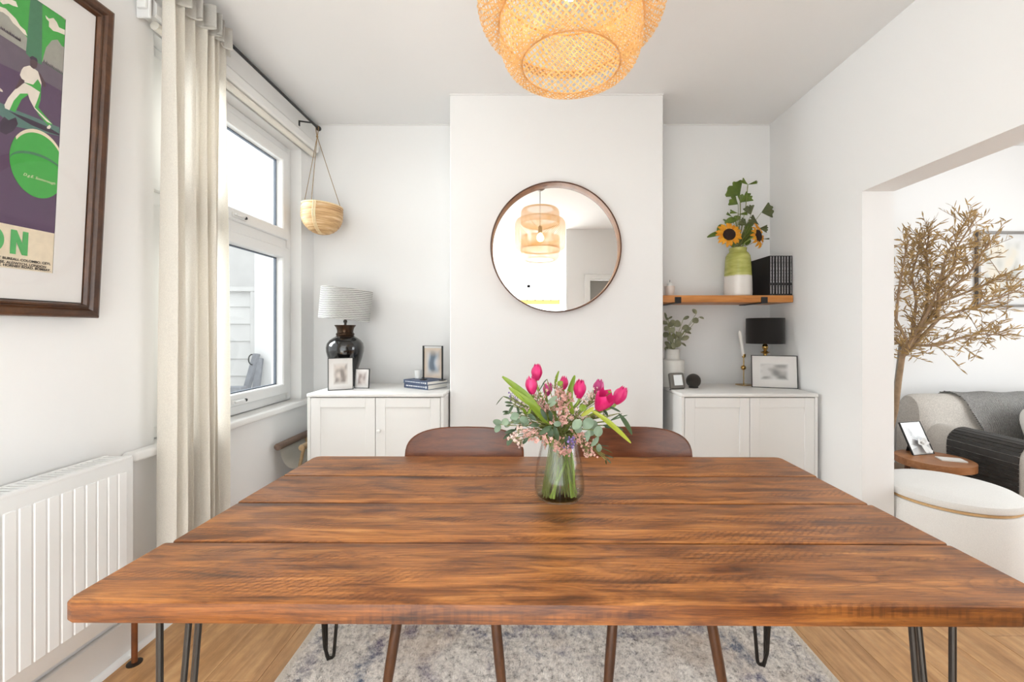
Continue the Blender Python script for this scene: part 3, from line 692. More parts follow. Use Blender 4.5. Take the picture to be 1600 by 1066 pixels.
# ------------------------------------------------------------------ hanging basket, curtain, rod, blind
RODX, RODZ, RODE = -1.435, 2.628, 2.835
rod = thing('curtain_rod', 'thin black metal curtain rod over the window', 'curtain rod', (RODX, RODE, RODZ))
obj('rod', MB().tube([(RODX, 1.30, RODZ), (RODX, RODE, RODZ)], .0085, 12), BLACK, rod)
obj('finial', MB().ball((RODX, RODE+.008, RODZ), .017), BLACK, rod)
b = MB().tube([(LW+.035, RODE-.09, RODZ-.03), (LW+.035, RODE-.09, RODZ+.005)], .007, 8).tube([(LW+.036, RODE-.09, RODZ+.002), (RODX, RODE-.075, RODZ-.002)], .005, 8)
obj('bracket', b, BLACK, rod)
def cur(u, z):
    y = 1.650+u*.352; ph = 2*pi*7.0*(u+.035*sin(u*9+1))
    k = (RODZ-z)/2.4; amp = .024+.013*sin(u*13+.8)+.012*k
    x = RODX-.004+amp*sin(ph+.5*sin(3*u+2*k))+.006*sin(5*k+u*20)
    y += .012*cos(ph)*.9+.010*sin(k*3+u*5)*k
    return Vector((x, y, z))
ct = thing('curtain', 'cream linen curtain gathered at the near side of the window', 'curtain', (RODX, 1.8, .16))
b = MB(); b.grid(lambda u, v: cur(u, RODZ+.012-v*(RODZ+.012-.16)), 170, 44)
obj('cloth', b, LINEN, ct, sharp=180, normals=False)
def head(u, v):
    z = RODZ+.052-v*.10; q = cur(u, RODZ)
    ph = 2*pi*7.0*u
    return Vector((RODX+(q.x-RODX)*1.2+.014+.016*abs(sin(ph/2+.6)), q.y+.006*sin(ph), z-.012*abs(cos(ph/2))))
b = MB(); b.grid(head, 170, 10); bmesh.ops.solidify(b.bm, geom=b.bm.faces[:], thickness=.003)
obj('pleated_heading', b, fabric('heading_linen', rgb(244, 240, 233), 260, .25, .04), ct, sharp=120)
bl = thing('roller_blind', 'white rolled up blind cassette along the top of the window', 'blind', (LW, 2.3, 2.5))
b = MB().prism([(0, 2.505), (.050, 2.505), (.060, 2.515), (.062, 2.555), (.050, 2.572), (0, 2.572)], 1.285, lambda a, z, c: Vector((LW+.001+a, 1.665+c, z)))
obj('cassette', b, TRIM, bl)
obj('end_bracket', MB().box(LW+.001, 1.640, 2.485, LW+.055, 1.652, 2.62, .003, 1).box(LW+.012, 1.628, 2.515, LW+.05, 1.642, 2.575, .006, 2), UPVC, bl)
obj('rolled_cloth', MB().tube([(LW+.03, 1.69, 2.488), (LW+.03, 2.94, 2.488)], .018, 14), CANVAS, bl)

HK = Vector((RODX, RODE-.012, RODZ-.009)); BC = Vector((-1.392, 2.80, 1.99))
def bamboo():
    m, nt, b, out = newmat('split_bamboo'); tc = N(nt, 'ShaderNodeTexCoord')
    f = noise(nt, mapping(nt, (2, 2, 38), rnd=False), 2.4, 4, .7)
    c = ramp(nt, f, [(.3, rgb(150, 108, 66)), (.5, rgb(208, 168, 118)), (.68, rgb(238, 212, 172))]); nt.links.new(c, b.inputs['Base Color']); b.inputs['Roughness'].default_value = .55
    return m
BAMB = bamboo()
t = thing('hanging_basket', 'round woven bamboo planter hanging from the curtain rod end', 'hanging planter', (BC.x, BC.y, 1.895))
pr = []
for i in range(25):
    f = i/24; z = -.095+f*.19; r = .128*max(.02, (1-((z-.03)/.128)**2 if z < .03 else 1-((z-.03)/.30)**2))**.5
    pr.append((r+(.0022 if i % 2 else -.0015), z))
pr = [(.0, -.096)]+pr+[(pr[-1][0]-.012, .093), (.08, -.02), (0, -.05)]
tl = Matrix.Rotation(.06, 4, 'Y')
obj('bowl', MB().lathe(pr, 40, BC, tl), BAMB, t, sharp=50)
b = MB()
rimr = pr[-4][0]
for q in (-.006, 0, .006):
    b.tube([BC+tl @ Vector((q*1.4+.01, -(r+.003), z)) for r, z in pr[1:26:2]], .0028, 6)
b.tube([BC+tl @ Vector((rimr*cos(k*pi/16), rimr*sin(k*pi/16), .095)) for k in range(33)], .005, 6)
obj('binding', b, mat('pale_cane', rgb(236, 214, 172), .6), t)
JUTE = mat('jute_cord', rgb(150, 122, 84), .9)
for k, a in enumerate((pi*1.02, -.08, -pi/2-.1)):
    e = BC+tl @ Vector((rimr*cos(a), rimr*sin(a), .095)); kn = HK+Vector((0, 0, -.055))
    obj('cord', MB().tube([kn, kn.lerp(e, .5)+Vector((0, 0, -.003)), e, e+Vector((0, 0, -.02))], .0022, 6), JUTE, t)
kn = HK+Vector((0, 0, -.055))
obj('cord_loop', MB().tube([kn, kn+Vector((.006, 0, .03)), kn+Vector((.010, 0, .066)), kn+Vector((0, 0, .076)), kn+Vector((-.010, 0, .066)), kn+Vector((-.006, 0, .03)), kn], .0028, 6).ball(kn, .007), JUTE, t)

# ------------------------------------------------------------------ round mirror
MC, MY = Vector((.168, 0, 1.762)), CHIM
mr = thing('round_mirror', 'large round mirror with a deep thin wooden rim on the chimney breast', 'mirror', (MC.x, MY, MC.z))
tm = Matrix.Translation((MC.x, MY-.001, MC.z)) @ Matrix.Rotation(pi/2, 4, 'X')
obj('rim', MB().lathe([(.400, 0), (.403, .058), (.3955, .0585), (.392, 0), (.400, 0)], 96, cap=False).xf(tm), RINGW, mr)
obj('rim_edge', MB().lathe([(.4032, .0575), (.4036, .060), (.3950, .060), (.3954, .0575), (.4032, .0575)], 96, cap=False).xf(tm), mat('dark_rim_edge', rgb(84, 50, 30), .4), mr)
mm, nt, b_, out = newmat('silvered_glass'); b_.inputs['Metallic'].default_value = 1; b_.inputs['Roughness'].default_value = .0; b_.inputs['Base Color'].default_value = (.95, .95, .94, 1)
tm2 = Matrix.Translation((MC.x, MY-.012, MC.z)) @ Matrix.Rotation(pi/2-.008, 4, 'X')
obj('mirror_glass', MB().lathe([(.3935, 0), (.3935, .004)], 96).xf(tm2), mm, mr)

# ------------------------------------------------------------------ shelf in the right alcove and what stands on it
SZ = 1.478
sh = thing('wall_shelf', 'thick pine wall shelf across the right alcove', 'shelf', (1.29, 2.86, SZ-.046))
obj('board', MB().box(.847, 2.715, SZ-.046, 1.728, 2.998, SZ, .004, 2), SHELFW, sh)
for x in (.973, 1.536):
    b = MB().box(x-.02, 2.706, SZ-.05, x+.02, 2.7145, SZ-.012, .001, 1).box(x-.02, 2.706, SZ-.052, x+.02, 2.999, SZ-.0465, .001, 1)
    obj('bracket', b, BLACK, sh)
BKB = mat('black_book_cloth', (.014, .013, .014, 1), .5)
def slim_book(i, loc):
    t = thing('book', '', 'book', loc, group='black books on the pine shelf')
    th, dp, h = .0178, .235, .262
    b = MB().box(0, 0, 0, .0018, dp, h, .0005, 1).box(th-.0018, 0, 0, th, dp, h, .0005, 1).box(0, -.002, 0, th, .002, h, .0012, 1)
    obj('cover', b, BKB, t, local=True)
    obj('page_block', MB().box(.0018, .002, .003, th-.0018, dp-.004, h-.004), PAGES, t, local=True, smooth=False)
    r = random.Random(3); b = MB(); z = .012
    def glyphs(z, z1):
        while z < z1:
            q = r.uniform(.002, .007); b.box(th*.40, -.0026, z, th*.40+r.uniform(.0022, .0036), -.0019, z+q); z += q+r.uniform(.0008, .0026)
    glyphs(.012, .065); glyphs(.085, .255)
    obj('spine_lettering', b, MARK, t, local=True, smooth=False)
    return t
ordn = ['first', 'second', 'third', 'fourth', 'fifth', 'sixth', 'seventh']
b0 = slim_book(0, (1.584, 2.737, SZ))
b0['label'] = 'black book with white spine lettering nearest the green and white vase'
for i in range(1, 8):
    dup(b0, (1.584+i*.0187, 2.737+random.uniform(-.002, .003), SZ), label=('black book at the wall end of the shelf row' if i == 7 else f'{ordn[i]} black book in the shelf row, counted from the vase'))

VC = Vector((1.436, 2.855, SZ))
def dipglaze():
    m, nt, b, out = newmat('dip_glazed_ceramic'); tc = N(nt, 'ShaderNodeTexCoord'); sx = N(nt, 'ShaderNodeSeparateXYZ'); nt.links.new(tc.outputs['Object'], sx.inputs[0])
    nz = noise(nt, tc.outputs['Object'], 22, 2); ad = N(nt, 'ShaderNodeMath', operation='MULTIPLY_ADD'); ad.inputs[1].default_value = .012
    nt.links.new(nz, ad.inputs[0]); nt.links.new(sx.outputs[2], ad.inputs[2])
    st_ = ramp(nt, ad.outputs[0], [(.143, (0, 0, 0, 1)), (.150, (1, 1, 1, 1))])
    gr = ramp(nt, noise(nt, mapping(nt, (6, 6, 30), rnd=False), 1.5, 3), [(.35, rgb(166, 168, 84)), (.65, rgb(192, 192, 112))])
    nt.links.new(mix(nt, st_, rgb(232, 228, 222), gr), b.inputs['Base Color']); b.inputs['Roughness'].default_value = .22; return m
vs = thing('ceramic_vase', 'tall ceramic vase, green above and white below, on the pine shelf', 'vase', VC)
obj('body', MB().lathe([(.078, 0), (.087, .006), (.0895, .03), (.0885, .10), (.0845, .18), (.080, .25), (.076, .28), (.066, .297), (.056, .306), (.0535, .315), (.0555, .328), (.056, .334), (.051, .334), (.050, .30), (.07, .25), (.078, .1), (.07, .01), (0, .008)], 44, VC), dipglaze(), vs)

Q = P(1046.5, 460, 2.79); Q.z = SZ
t = thing('mug', 'small blush mug holding a white candle at the chimney end of the shelf', 'mug', Q)
obj('cup', MB().lathe([(.020, 0), (.023, .003), (.030, .03), (.0335, .066), (.031, .067), (.027, .03), (.019, .006), (0, .005)], 28, Q), mat('blush_glaze', rgb(224, 210, 200), .35), t)
obj('candle', MB().lathe([(.018, .0085), (.020, .05), (.019, .082), (.012, .090), (.004, .092), (0, .092)], 20, Q), mat('white_wax', (.86, .85, .82, 1), .45), t)
obj('wick', MB().tube([Q+Vector((0, 0, .089)), Q+Vector((.001, 0, .108))], .0016, 6), DARK, t)

# ------------------------------------------------------------------ on the right cabinet
EC = Vector(((1050.5-CX)*2.77/F, 2.77, CZ))
PALEG = mat('pale_grey_glaze', rgb(208, 206, 200), .35, var=.03)
t = thing('ceramic_vase', 'pale grey shouldered vase with eucalyptus on the right cabinet', 'vase', EC)
obj('body', MB().lathe([(.073, 0), (.0775, .004), (.0785, .01), (.0785, .168), (.0755, .178), (.06, .182), (.0495, .186), (.0485, .192), (.0485, .248), (.0465, .251), (.0435, .248), (.043, .19), (.07, .16), (.07, .01), (0, .009)], 40, EC), PALEG, t)
D0 = P(1061, 605, 2.64); D0.z = CZ
t = thing('smart_display', 'small grey desk thermostat with white screen before the pale grey vase', 'thermostat', D0, (-.22, 0, .28))
GREYP = mat('grey_plastic', rgb(112, 108, 102), .5)
obj('housing', MB().box(-.052, 0, .004, .052, .028, .106, .010, 3), GREYP, t, local=True)
obj('screen', MB().box(-.028, -.0012, .026, .034, .0015, .092, .001, 1), mat('pale_screen', (.82, .84, .84, 1), .25), t, local=True)
obj('foot', MB().box(-.045, .004, -.0005, .045, .04, .006, .003, 1), BLACK, t, local=True)
sp = P(1083.5, 593, 2.72); sp.z = CZ
t = thing('smart_speaker', 'charcoal ball shaped speaker beside the grey thermostat', 'speaker', sp)
obj('fabric_ball', MB().lathe([(.027, .001)]+[(.046*cos(a), .045+.046*sin(a)) for a in [-.94+i*(pi/2+.94)/14 for i in range(14)]]+[(0, .091)], 32, sp), fabric('charcoal_mesh', rgb(62, 58, 54), 500, .4, .15), t)
obj('base_ring', MB().lathe([(.030, 0), (.030, .006), (.026, .008)], 28, sp), BLACK, t)
cs = Vector(((1162-CX)*2.86/F, 2.86, CZ))
t = thing('candlestick', 'slim brass candlestick with ball on stem and tilted white candle', 'candlestick', cs)
obj('base_plate', MB().lathe([(.052, 0), (.053, .002), (.052, .004), (.006, .006)], 36, cs), BRASS, t)
obj('stem', MB().lathe([(.0032, .004), (.0032, .195)], 12, cs), BRASS, t)
obj('ball', MB().ball(cs+Vector((-.002, 0, .118)), .0165, u=20, v=12), BRASS, t)
obj('cup', MB().lathe([(.003, .185), (.009, .188), (.0125, .196), (.0135, .212), (.0115, .212), (.0, .196)], 20, cs), BRASS, t)
ax_ = Vector((-.027, 0, .176)); c0 = cs+Vector((-.002, 0, .199))
cnd = obj('candle', MB().tube([c0, c0+ax_*.3, c0+ax_*.9, c0+ax_*.95, c0+ax_*.985], [.0115, .0115, .0112, .008, .003], 16), mat('ivory_wax', (.86, .84, .8, 1), .4), t)
obj('wick', MB().tube([c0+ax_*.98, c0+ax_*1.03], .0012, 6), PAGES, t)
BL = Vector(((1195.5-CX)*2.83/F, 2.83, CZ))
t = thing('table_lamp', 'brass lamp with black drum shade under the pine shelf', 'lamp', BL)
obj('stem', MB().lathe([(.055, 0), (.055, .01), (.02, .016), (.012, .04), (.02, .06), (.026, .08), (.012, .10), (.010, .15), (.018, .17), (.022, .185), (.012, .20), (.010, .214), (.020, .220), (.031, .2275), (.020, .230), (.012, .234), (.010, .240), (.016, .25), (.019, .262), (.015, .275), (.011, .28), (.018, .288), (.016, .296), (.008, .30), (.008, .36)], 28, BL), BRASS, t)
sz = EYE-(537-CY)/F*2.83
obj('lamp_shade', MB().lathe([(.1165, 0), (.1165, .172), (.1145, .172), (.1145, 0), (.1165, 0)], 48, (BL.x, BL.y, sz), cap=False), fabric('black_shade_cloth', (.020, .018, .017, 1), 500, .2, .1), t)
b = MB()
for a in range(3): b.tube([(BL.x, BL.y, CZ+.355), (BL.x+.115*cos(a*2.1), BL.y+.115*sin(a*2.1), CZ+.352)], .0018, 6)
obj('shade_carrier', b, BRASS, t)
# ------------------------------------------------------------------ pendant lamp
LC = Vector((.113, 1.12, 0))
def bamboo_strip():
    m, nt, b, out = newmat('woven_bamboo_strip'); f = noise(nt, mapping(nt, rnd=False), 45, 3)
    c = ramp(nt, f, [(.3, rgb(204, 146, 88)), (.7, rgb(240, 194, 136))]); nt.links.new(c, b.inputs['Base Color']); b.inputs['Roughness'].default_value = .5
    t = N(nt, 'ShaderNodeBsdfTranslucent'); t.inputs[0].default_value = (.97, .72, .34, 1); ms = N(nt, 'ShaderNodeMixShader'); ms.inputs[0].default_value = .36
    nt.links.new(b.outputs[0], ms.inputs[1]); nt.links.new(t.outputs[0], ms.inputs[2]); nt.links.new(ms.outputs[0], out.inputs[0]); return m
STRIP = bamboo_strip()
pd = thing('pendant_lamp', 'three tier woven bamboo pendant lamp hanging over the dining table', 'lamp', (LC.x, LC.y, CEILZ))
def resample(prof, n):
    pts = [Vector((r, 0, z)) for r, z in prof]; ls = [0]
    for a, b in zip(pts, pts[1:]): ls.append(ls[-1]+(b-a).length)
    out = []
    for i in range(n):
        d = ls[-1]*i/(n-1); k = max(j for j in range(len(ls)) if ls[j] <= d+1e-9); k = min(k, len(ls)-2)
        f = (d-ls[k])/(ls[k+1]-ls[k]); out.append((pts[k].lerp(pts[k+1], f), d))
    return out
def weave(name, prof, count, turn, width, n=26):
    R = resample(prof, n); V, Fc = [], []
    rmax = max(p.x for p, _ in R)
    ang = [0]                      # advance of the helix: constant pitch on the wall, closing to the tangent at the rims
    for (a, da), (b, db) in zip(R, R[1:]):
        r = (a.x+b.x)/2; ang.append(ang[-1]+(db-da)/r*(turn*(rmax/r)**1.6))
    for sgn in (1, -1):
        for k in range(count):
            th0 = 2*pi*k/count
            pts = []
            for (p, d), an in zip(R, ang):
                a = th0+sgn*an; over = (.0009 if (int(d/.012)+k) % 2 else -.0009)*sgn
                pts.append(Vector(((p.x+over)*cos(a), (p.x+over)*sin(a), p.z)))
            base = len(V)
            for i, q in enumerate(pts):
                t = (pts[min(i+1, n-1)]-pts[max(i-1, 0)]).normalized()
                rad = Vector((q.x, q.y, 0)).normalized()
                tr = (R[min(i+1, n-1)][0]-R[max(i-1, 0)][0]); nr = rad*tr.z-Vector((0, 0, 1))*tr.x     # surface normal
                sd = t.cross(nr.normalized()).normalized(); wv = width*(.45+.55*min(1, (R[i][0].x/rmax)**1.5))
                V += [tuple(q+sd*wv/2+LC), tuple(q-sd*wv/2+LC)]
            for i in range(n-1): Fc.append((base+2*i, base+2*i+1, base+2*i+3, base+2*i+2))
    me = bpy.data.meshes.new(name); me.from_pydata([(x-LC.x, y-LC.y, z-CEILZ) for x, y, z in V], [], Fc); me.materials.append(STRIP)
    o = bpy.data.objects.new(name, me); COL.objects.link(o); o.parent = pd; o['kind'] = 'stuff'; return o
weave('lower_shade', [(.131, 1.962), (.148, 1.955), (.166, 1.962), (.180, 1.980), (.188, 2.005), (.190, 2.03), (.190, 2.185)], 60, .95, .0041)
weave('middle_shade', [(.193, 2.064), (.212, 2.056), (.230, 2.066), (.243, 2.084), (.250, 2.11), (.250, 2.29), (.246, 2.325), (.232, 2.350), (.212, 2.362), (.188, 2.364)], 74, .95, .0042, 34)
weave('upper_shade', [(.188, 2.31), (.188, 2.42), (.184, 2.445), (.170, 2.462), (.150, 2.467), (.134, 2.460)], 60, .95, .0041)
def hoop(r, z): return MB().tube([LC+Vector((r*cos(k*pi/32), r*sin(k*pi/32), z)) for k in range(65)], .0022, 6)
for r, z in ((.131, 1.962), (.190, 2.18), (.187, 2.312), (.134, 2.460), (.1925, 2.066)): obj('hoop', hoop(r, z), STRIP, pd)
b = MB()
for k in range(3): b.tube([LC+Vector((0, 0, 2.25)), LC+Vector((.188*cos(k*2.094), .188*sin(k*2.094), 2.312))], .0016, 6)
obj('spider', b, IRON, pd)
NICK = mat('brushed_nickel', rgb(120, 112, 106), .35, .9)
obj('ceiling_rose', MB().lathe([(.062, CEILZ), (.062, CEILZ-.03), (.058, CEILZ-.05), (.046, CEILZ-.072), (.024, CEILZ-.088), (.006, CEILZ-.092)], 32, LC), NICK, pd)
obj('cord', MB().tube([LC+Vector((0, 0, CEILZ-.09)), LC+Vector((0, 0, 2.28))], .003, 8), mat('grey_flex', rgb(70, 66, 62), .6), pd)
obj('bulb_holder', MB().lathe([(.008, 2.30), (.018, 2.292), (.020, 2.24), (.016, 2.228)], 20, LC), NICK, pd)
em, nt, b_, out = newmat('lit_bulb'); nt.nodes.remove(b_); e = N(nt, 'ShaderNodeEmission'); e.inputs[0].default_value = (1, .83, .46, 1); e.inputs[1].default_value = 31; nt.links.new(e.outputs[0], out.inputs[0])
obj('bulb', MB().lathe([(.014, 2.228), (.02, 2.215), (.031, 2.195), (.034, 2.178), (.029, 2.158), (.015, 2.147), (0, 2.145)], 20, LC), em, pd)

# rack over the garden door, seen in the round mirror
t = thing('wall_rack', 'white rack with pegs over the garden door, seen in the round mirror', 'rack', (.2, -3.55, 2.0))
obj('shelf_board', MB().box(-.42, -3.60, 1.985, .72, -3.42, 2.02, .006, 2), TRIM, t)
obj('painted_glow_strip', MB().box(-.36, -3.63, 1.90, .66, -3.60, 1.985), mat('warm_glow_yellow', rgb(226, 178, 96), .5), t)  # warm glow under the rack, put in as a flat yellow strip
for i in range(7):
    x = -.36+i*.165
    obj('peg', MB().tube([(x, -3.49, 1.986), (x, -3.49, 1.955)], .009, 8), IRON, t)
    obj('hanger_rod', MB().tube([(x, -3.50, 2.015), (x+.02*(i-2), -3.60, 2.20)], .006, 6), TRIM, t)

# ------------------------------------------------------------------ framed poster on the left wall
TH = .052; PB = Vector((-1.522, 0, 1.262))
pt_ = thing('framed_poster', 'vintage style cricket poster in dark wooden frame on the left wall', 'poster', PB, (0, TH, 0))
def pq(px, py, w=0.0):
    "photograph pixel -> local (u, v) on the poster plane at w in front of the frame's back plane"
    n = Vector((cos(TH), 0, -sin(TH))); d = Vector(((px-CX)/F, 1, -(py-CY)/F)); c = Vector((0, 0, EYE)); o_ = PB+n*w
    t_ = n.dot(o_-c)/n.dot(d); p = c+d*t_
    return p.y-PB.y, (p-PB).dot(Vector((sin(TH), 0, cos(TH))))
U1, V0 = pq(148, 497, .0); _, V1 = pq(172, 20, .0); U0 = U1-.80
fprof = [(0, 0), (0, .013), (.004, .019), (.011, .022), (.024, .019), (.031, .010), (.034, .010), (.037, .015), (.042, .015), (.047, .006), (.047, 0)]
def frame_bar(a, b_, inn):       # a->b outer edge in (u,v); inn = inward direction
    a, b_ = Vector(a), Vector(b_); L = (b_-a).length; dv = (b_-a)/L; m = MB()
    pts = []
    A, B = [], []
    for q, wz in fprof:
        A.append(m.bm.verts.new(Vector((wz, *(a+dv*q+inn*q))))); B.append(m.bm.verts.new(Vector((wz, *(b_-dv*q+inn*q)))))
    n = len(fprof)
    for i in range(n): m.bm.faces.new((A[i], A[(i+1) % n], B[(i+1) % n], B[i]))
    return m
V2 = Vector
for a, b_, inn in (((U0, V0), (U1, V0), V2((0, 1))), ((U1, V0), (U1, V1), V2((-1, 0))), ((U1, V1), (U0, V1), V2((0, -1))), ((U0, V1), (U0, V0), V2((1, 0)))):
    obj('frame_bar', frame_bar(a, b_, inn), FRAMEW, pt_, local=True, sharp=25)
WM, WP = .003, .0012
obj('backing_board', MB().box(-.006, U0+.02, V0+.02, .0005, U1-.02, V1-.02), DARK, pt_, local=True, smooth=False)
ub, vb = pq(80, 427, WP); ut, vt = pq(104.6, 31.5, WP); PU = (ub+ut)/2; PL = PU-.52
# mat board with an opening
mb = MB()
for r in ((U0+.05, V0+.05, U1-.05, vb), (U0+.05, vt, U1-.05, V1-.05), (U0+.05, vb, PL, vt), (PU, vb, U1-.05, vt)): mb.box(.0018, r[0], r[1], WM, r[2], r[3])
obj('mat_board', mb, PAPER, pt_, local=True, smooth=False)
def ink(name, c, var=.06): return mat('ink_'+name, c, .7, var=var, vscale=60)
INK = dict(green=ink('green', rgb(72, 172, 76)), purple=ink('purple', rgb(94, 72, 98)), dusk=ink('dusk', rgb(110, 98, 110)), teal=ink('teal', rgb(92, 126, 118)), tower=ink('tower', rgb(78, 130, 98)), cream=ink('cream', rgb(238, 222, 196)), white=ink('white', rgb(238, 228, 214)), grey=ink('grey', rgb(166, 164, 154)), skin=ink('skin', rgb(92, 70, 74)), dark=ink('dark', rgb(64, 50, 68)), black=ink('black', rgb(40, 34, 34)), letter=ink('letter', rgb(92, 178, 104)))
layer = [0]
def clipu(poly):
    out = []
    for i, p in enumerate(poly):
        q = poly[(i+1) % len(poly)]
        if p[0] <= PU: out.append(p)
        if (p[0] <= PU) != (q[0] <= PU):
            f = (PU-p[0])/(q[0]-p[0]); out.append((PU, p[1]+f*(q[1]-p[1])))
    return out
def art(name, col, px, crop=True, raw=False):
    layer[0] += 1; w_ = .0006+layer[0]*.00002
    pts = px if raw else [pq(x*.225 if crop else x, y*.225 if crop else y, w_) for x, y in px]
    pts = clipu(pts)
    b = MB(); b.face([(w_, u, v) for u, v in pts]); bmesh.ops.triangulate(b.bm, faces=b.bm.faces[:])
    for f in b.bm.faces:
        if f.normal.x < 0: f.normal_flip()
    return obj(name, b, INK[col], pt_, local=True, smooth=False, normals=False)
art('paper', 'cream', [(PL, vb), (PU, vb), (PU, vt), (PL, vt)], raw=True)
_, hv = pq(80, 364, .001); u_, hv0 = pq(0, 339, .001)
art('printed_ground', 'purple', [(PL, hv+.0), (PU, hv), (PU, vt-.012), (PL, vt-.012)], raw=True)
art('printed_dusk', 'dusk', [(-900, -120), (0, 235), (180, 355), (300, 430), (440, 520), (440, 640), (300, 560), (130, 500), (0, 440), (-900, 200)])
art('printed_sky', 'green', [(-300, -500), (465, 148), (438, 520), (295, 430), (180, 345), (-300, 60)])
art('printed_hill', 'grey', [(-300, -150), (0, 60), (70, 110), (130, 180), (190, 265), (180, 355), (0, 240), (-300, 60)])
art('printed_hill', 'grey', [(300, 400), (320, 330), (360, 280), (400, 275), (430, 320), (450, 330), (438, 515), (295, 430)])
art('printed_cloud', 'white', [(0, -20), (60, -10), (110, 10), (125, 50), (90, 40), (60, 25), (20, 30), (0, 10)])
art('printed_cloud', 'white', [(0, 45), (40, 60), (70, 90), (110, 130), (140, 180), (175, 210), (190, 250), (165, 235), (130, 195), (90, 160), (60, 115), (20, 85), (0, 80)])
art('printed_cloud', 'white', [(315, 105), (340, 130), (372, 125), (395, 155), (410, 190), (455, 210), (450, 243), (400, 222), (370, 215), (340, 185), (350, 160), (322, 130)])
art('printed_tower', 'tower', [(215, -60), (295, 20), (290, 450), (230, 420), (180, 370), (195, 200)])
for i in range(14): 
    x = 300+i*10; y = 432+i*6.2; r = random.Random(i)
    art('printed_spectator', 'dark', [(x, y), (x+5, y-10-r.random()*14), (x+9, y-6), (x+8, y+8)])
for i in range(13):
    x = 2+i*11; y = 232+i*7.0; r = random.Random(i+40)
    art('printed_spectator', 'dark', [(x, y-36), (x+6, y-46-r.random()*12), (x+10, y-38), (x+8, y-24)])
art('printed_pitch', 'teal', [(-300, 590), (0, 712), (110, 765), (240, 815), (412, 885), (412, 945), (240, 905), (110, 880), (0, 800), (-300, 680)])
art('printed_bat_shadow', 'dark', [(60, 770), (200, 825), (330, 880), (412, 930), (412, 942), (320, 912), (220, 870), (120, 810)])
art('printed_shadow', 'dark', [(0, 850), (30, 810), (60, 835), (110, 815), (125, 860), (95, 910), (40, 935), (0, 915)])
# the batsman
art('printed_trousers', 'green', [(175, 578), (230, 600), (285, 630), (280, 700), (265, 745), (310, 800), (365, 862), (335, 872), (270, 800), (225, 720), (200, 655), (150, 690), (105, 780), (35, 745), (60, 690), (100, 640)])
art('printed_trousers_light', 'white', [(170, 575), (215, 598), (278, 640), (262, 690), (240, 745), (285, 790), (362, 862), (325, 845), (240, 755), (205, 690), (198, 650), (140, 650), (95, 700), (75, 745), (30, 730), (55, 680), (100, 625), (140, 595)])
art('printed_boot', 'white', [(30, 725), (75, 745), (65, 765), (35, 752)])
art('printed_boot', 'white', [(325, 882), (345, 866), (355, 880), (345, 896), (328, 894)])
art('printed_shirt', 'white', [(165, 465), (205, 455), (240, 478), (268, 500), (290, 560), (285, 610), (240, 600), (175, 575), (150, 545), (138, 520), (150, 485)])
art('printed_shirt_shade', 'green', [(262, 550), (272, 585), (285, 590), (283, 632), (255, 618), (215, 595), (170, 572), (230, 588)])
art('printed_arm', 'skin', [(262, 490), (285, 520), (315, 575), (320, 600), (305, 605), (288, 575)])
art('printed_arm', 'skin', [(140, 540), (172, 560), (150, 590), (115, 618), (105, 610), (125, 580)])
art('printed_head', 'skin', [(215, 400), (250, 405), (262, 440), (255, 470), (235, 480), (215, 465), (208, 430)])
art('printed_hair', 'dark', [(206, 398), (225, 388), (255, 405), (264, 430), (250, 425), (235, 412), (215, 415)])
art('printed_ball_far', 'white', [(0, 610), (18, 628), (20, 640), (0, 634)])
c0u, c0v = pq(66, 258, .001); 
# big ball: circle in the poster plane
tl_ = pq(14, 250, .001); tp = pq(60, 203, .001); br_ = pq(84, 316, .001)
cu, cv, cr = (tp[0]+.005, (tp[1]+br_[1])/2, 0); cr = (tp[1]-br_[1])/2
ru = abs(cu-tl_[0])
art('printed_cricket_ball', 'green', [(cu+ru*cos(a), cv+cr*sin(a)) for a in [i*2*pi/48 for i in range(48)]], raw=True)
art('printed_ball_rim', 'cream', [(cu+ru*cos(a)*1.0, cv+cr*sin(a)) for a in [radians(20+i*6) for i in range(22)]]+[(cu+ru*cos(a)*.97, cv-.006+cr*sin(a)*.955) for a in [radians(20+i*6) for i in range(21, -1, -1)]], raw=True)
art('printed_ball_seam', 'tower', [(cu+ru*cos(a)*.985, cv+.05*cr+cr*.4*sin(a)-.015) for a in [radians(i*6) for i in range(31)]]+[(cu+ru*cos(a)*.985, cv+.02*cr+cr*.36*sin(a)-.016) for a in [radians(i*6) for i in range(30, -1, -1)]], raw=True)
# lettering
def letters(name, body, u, v, size, col, align='RIGHT', w_=.0024, shear=0, bold=0):
    c = bpy.data.curves.new(name, 'FONT'); c.body = body; c.size = size; c.align_x = align; c.materials.append(INK[col]); c.shear = shear; c.offset = bold; c.extrude = .00005
    o = bpy.data.objects.new(name, c); COL.objects.link(o); o.parent = pt_; o.location = (w_, u, v); o.rotation_euler = (pi/2, 0, pi/2)
    bpy.context.view_layer.update(); me = bpy.data.meshes.new_from_object(o.evaluated_get(bpy.context.evaluated_depsgraph_get())); bpy.data.objects.remove(o)
    o = bpy.data.objects.new(name, me); COL.objects.link(o); o.parent = pt_; o.location = (w_, u, v); o.rotation_euler = (pi/2, 0, pi/2); return o
nb = pq(15.5, 395, .002); nt_ = pq(17, 357, .002); n2 = pq(43, 401, .002)
h = nt_[1]-nb[1]; wN = (n2[0]-nb[0]); s_ = wN*.33; u0, v0 = nb[0], nb[1]-.002
art('printed_letter_n', 'letter', [(u0, v0), (u0+s_, v0), (u0+s_, v0+h*.52), (u0+wN-s_, v0), (u0+wN, v0), (u0+wN, v0+h), (u0+wN-s_, v0+h), (u0+wN-s_, v0+h*.5), (u0+s_, v0+h), (u0, v0+h)], raw=True)
oc = (u0-.016-wN*.62, v0+h/2)
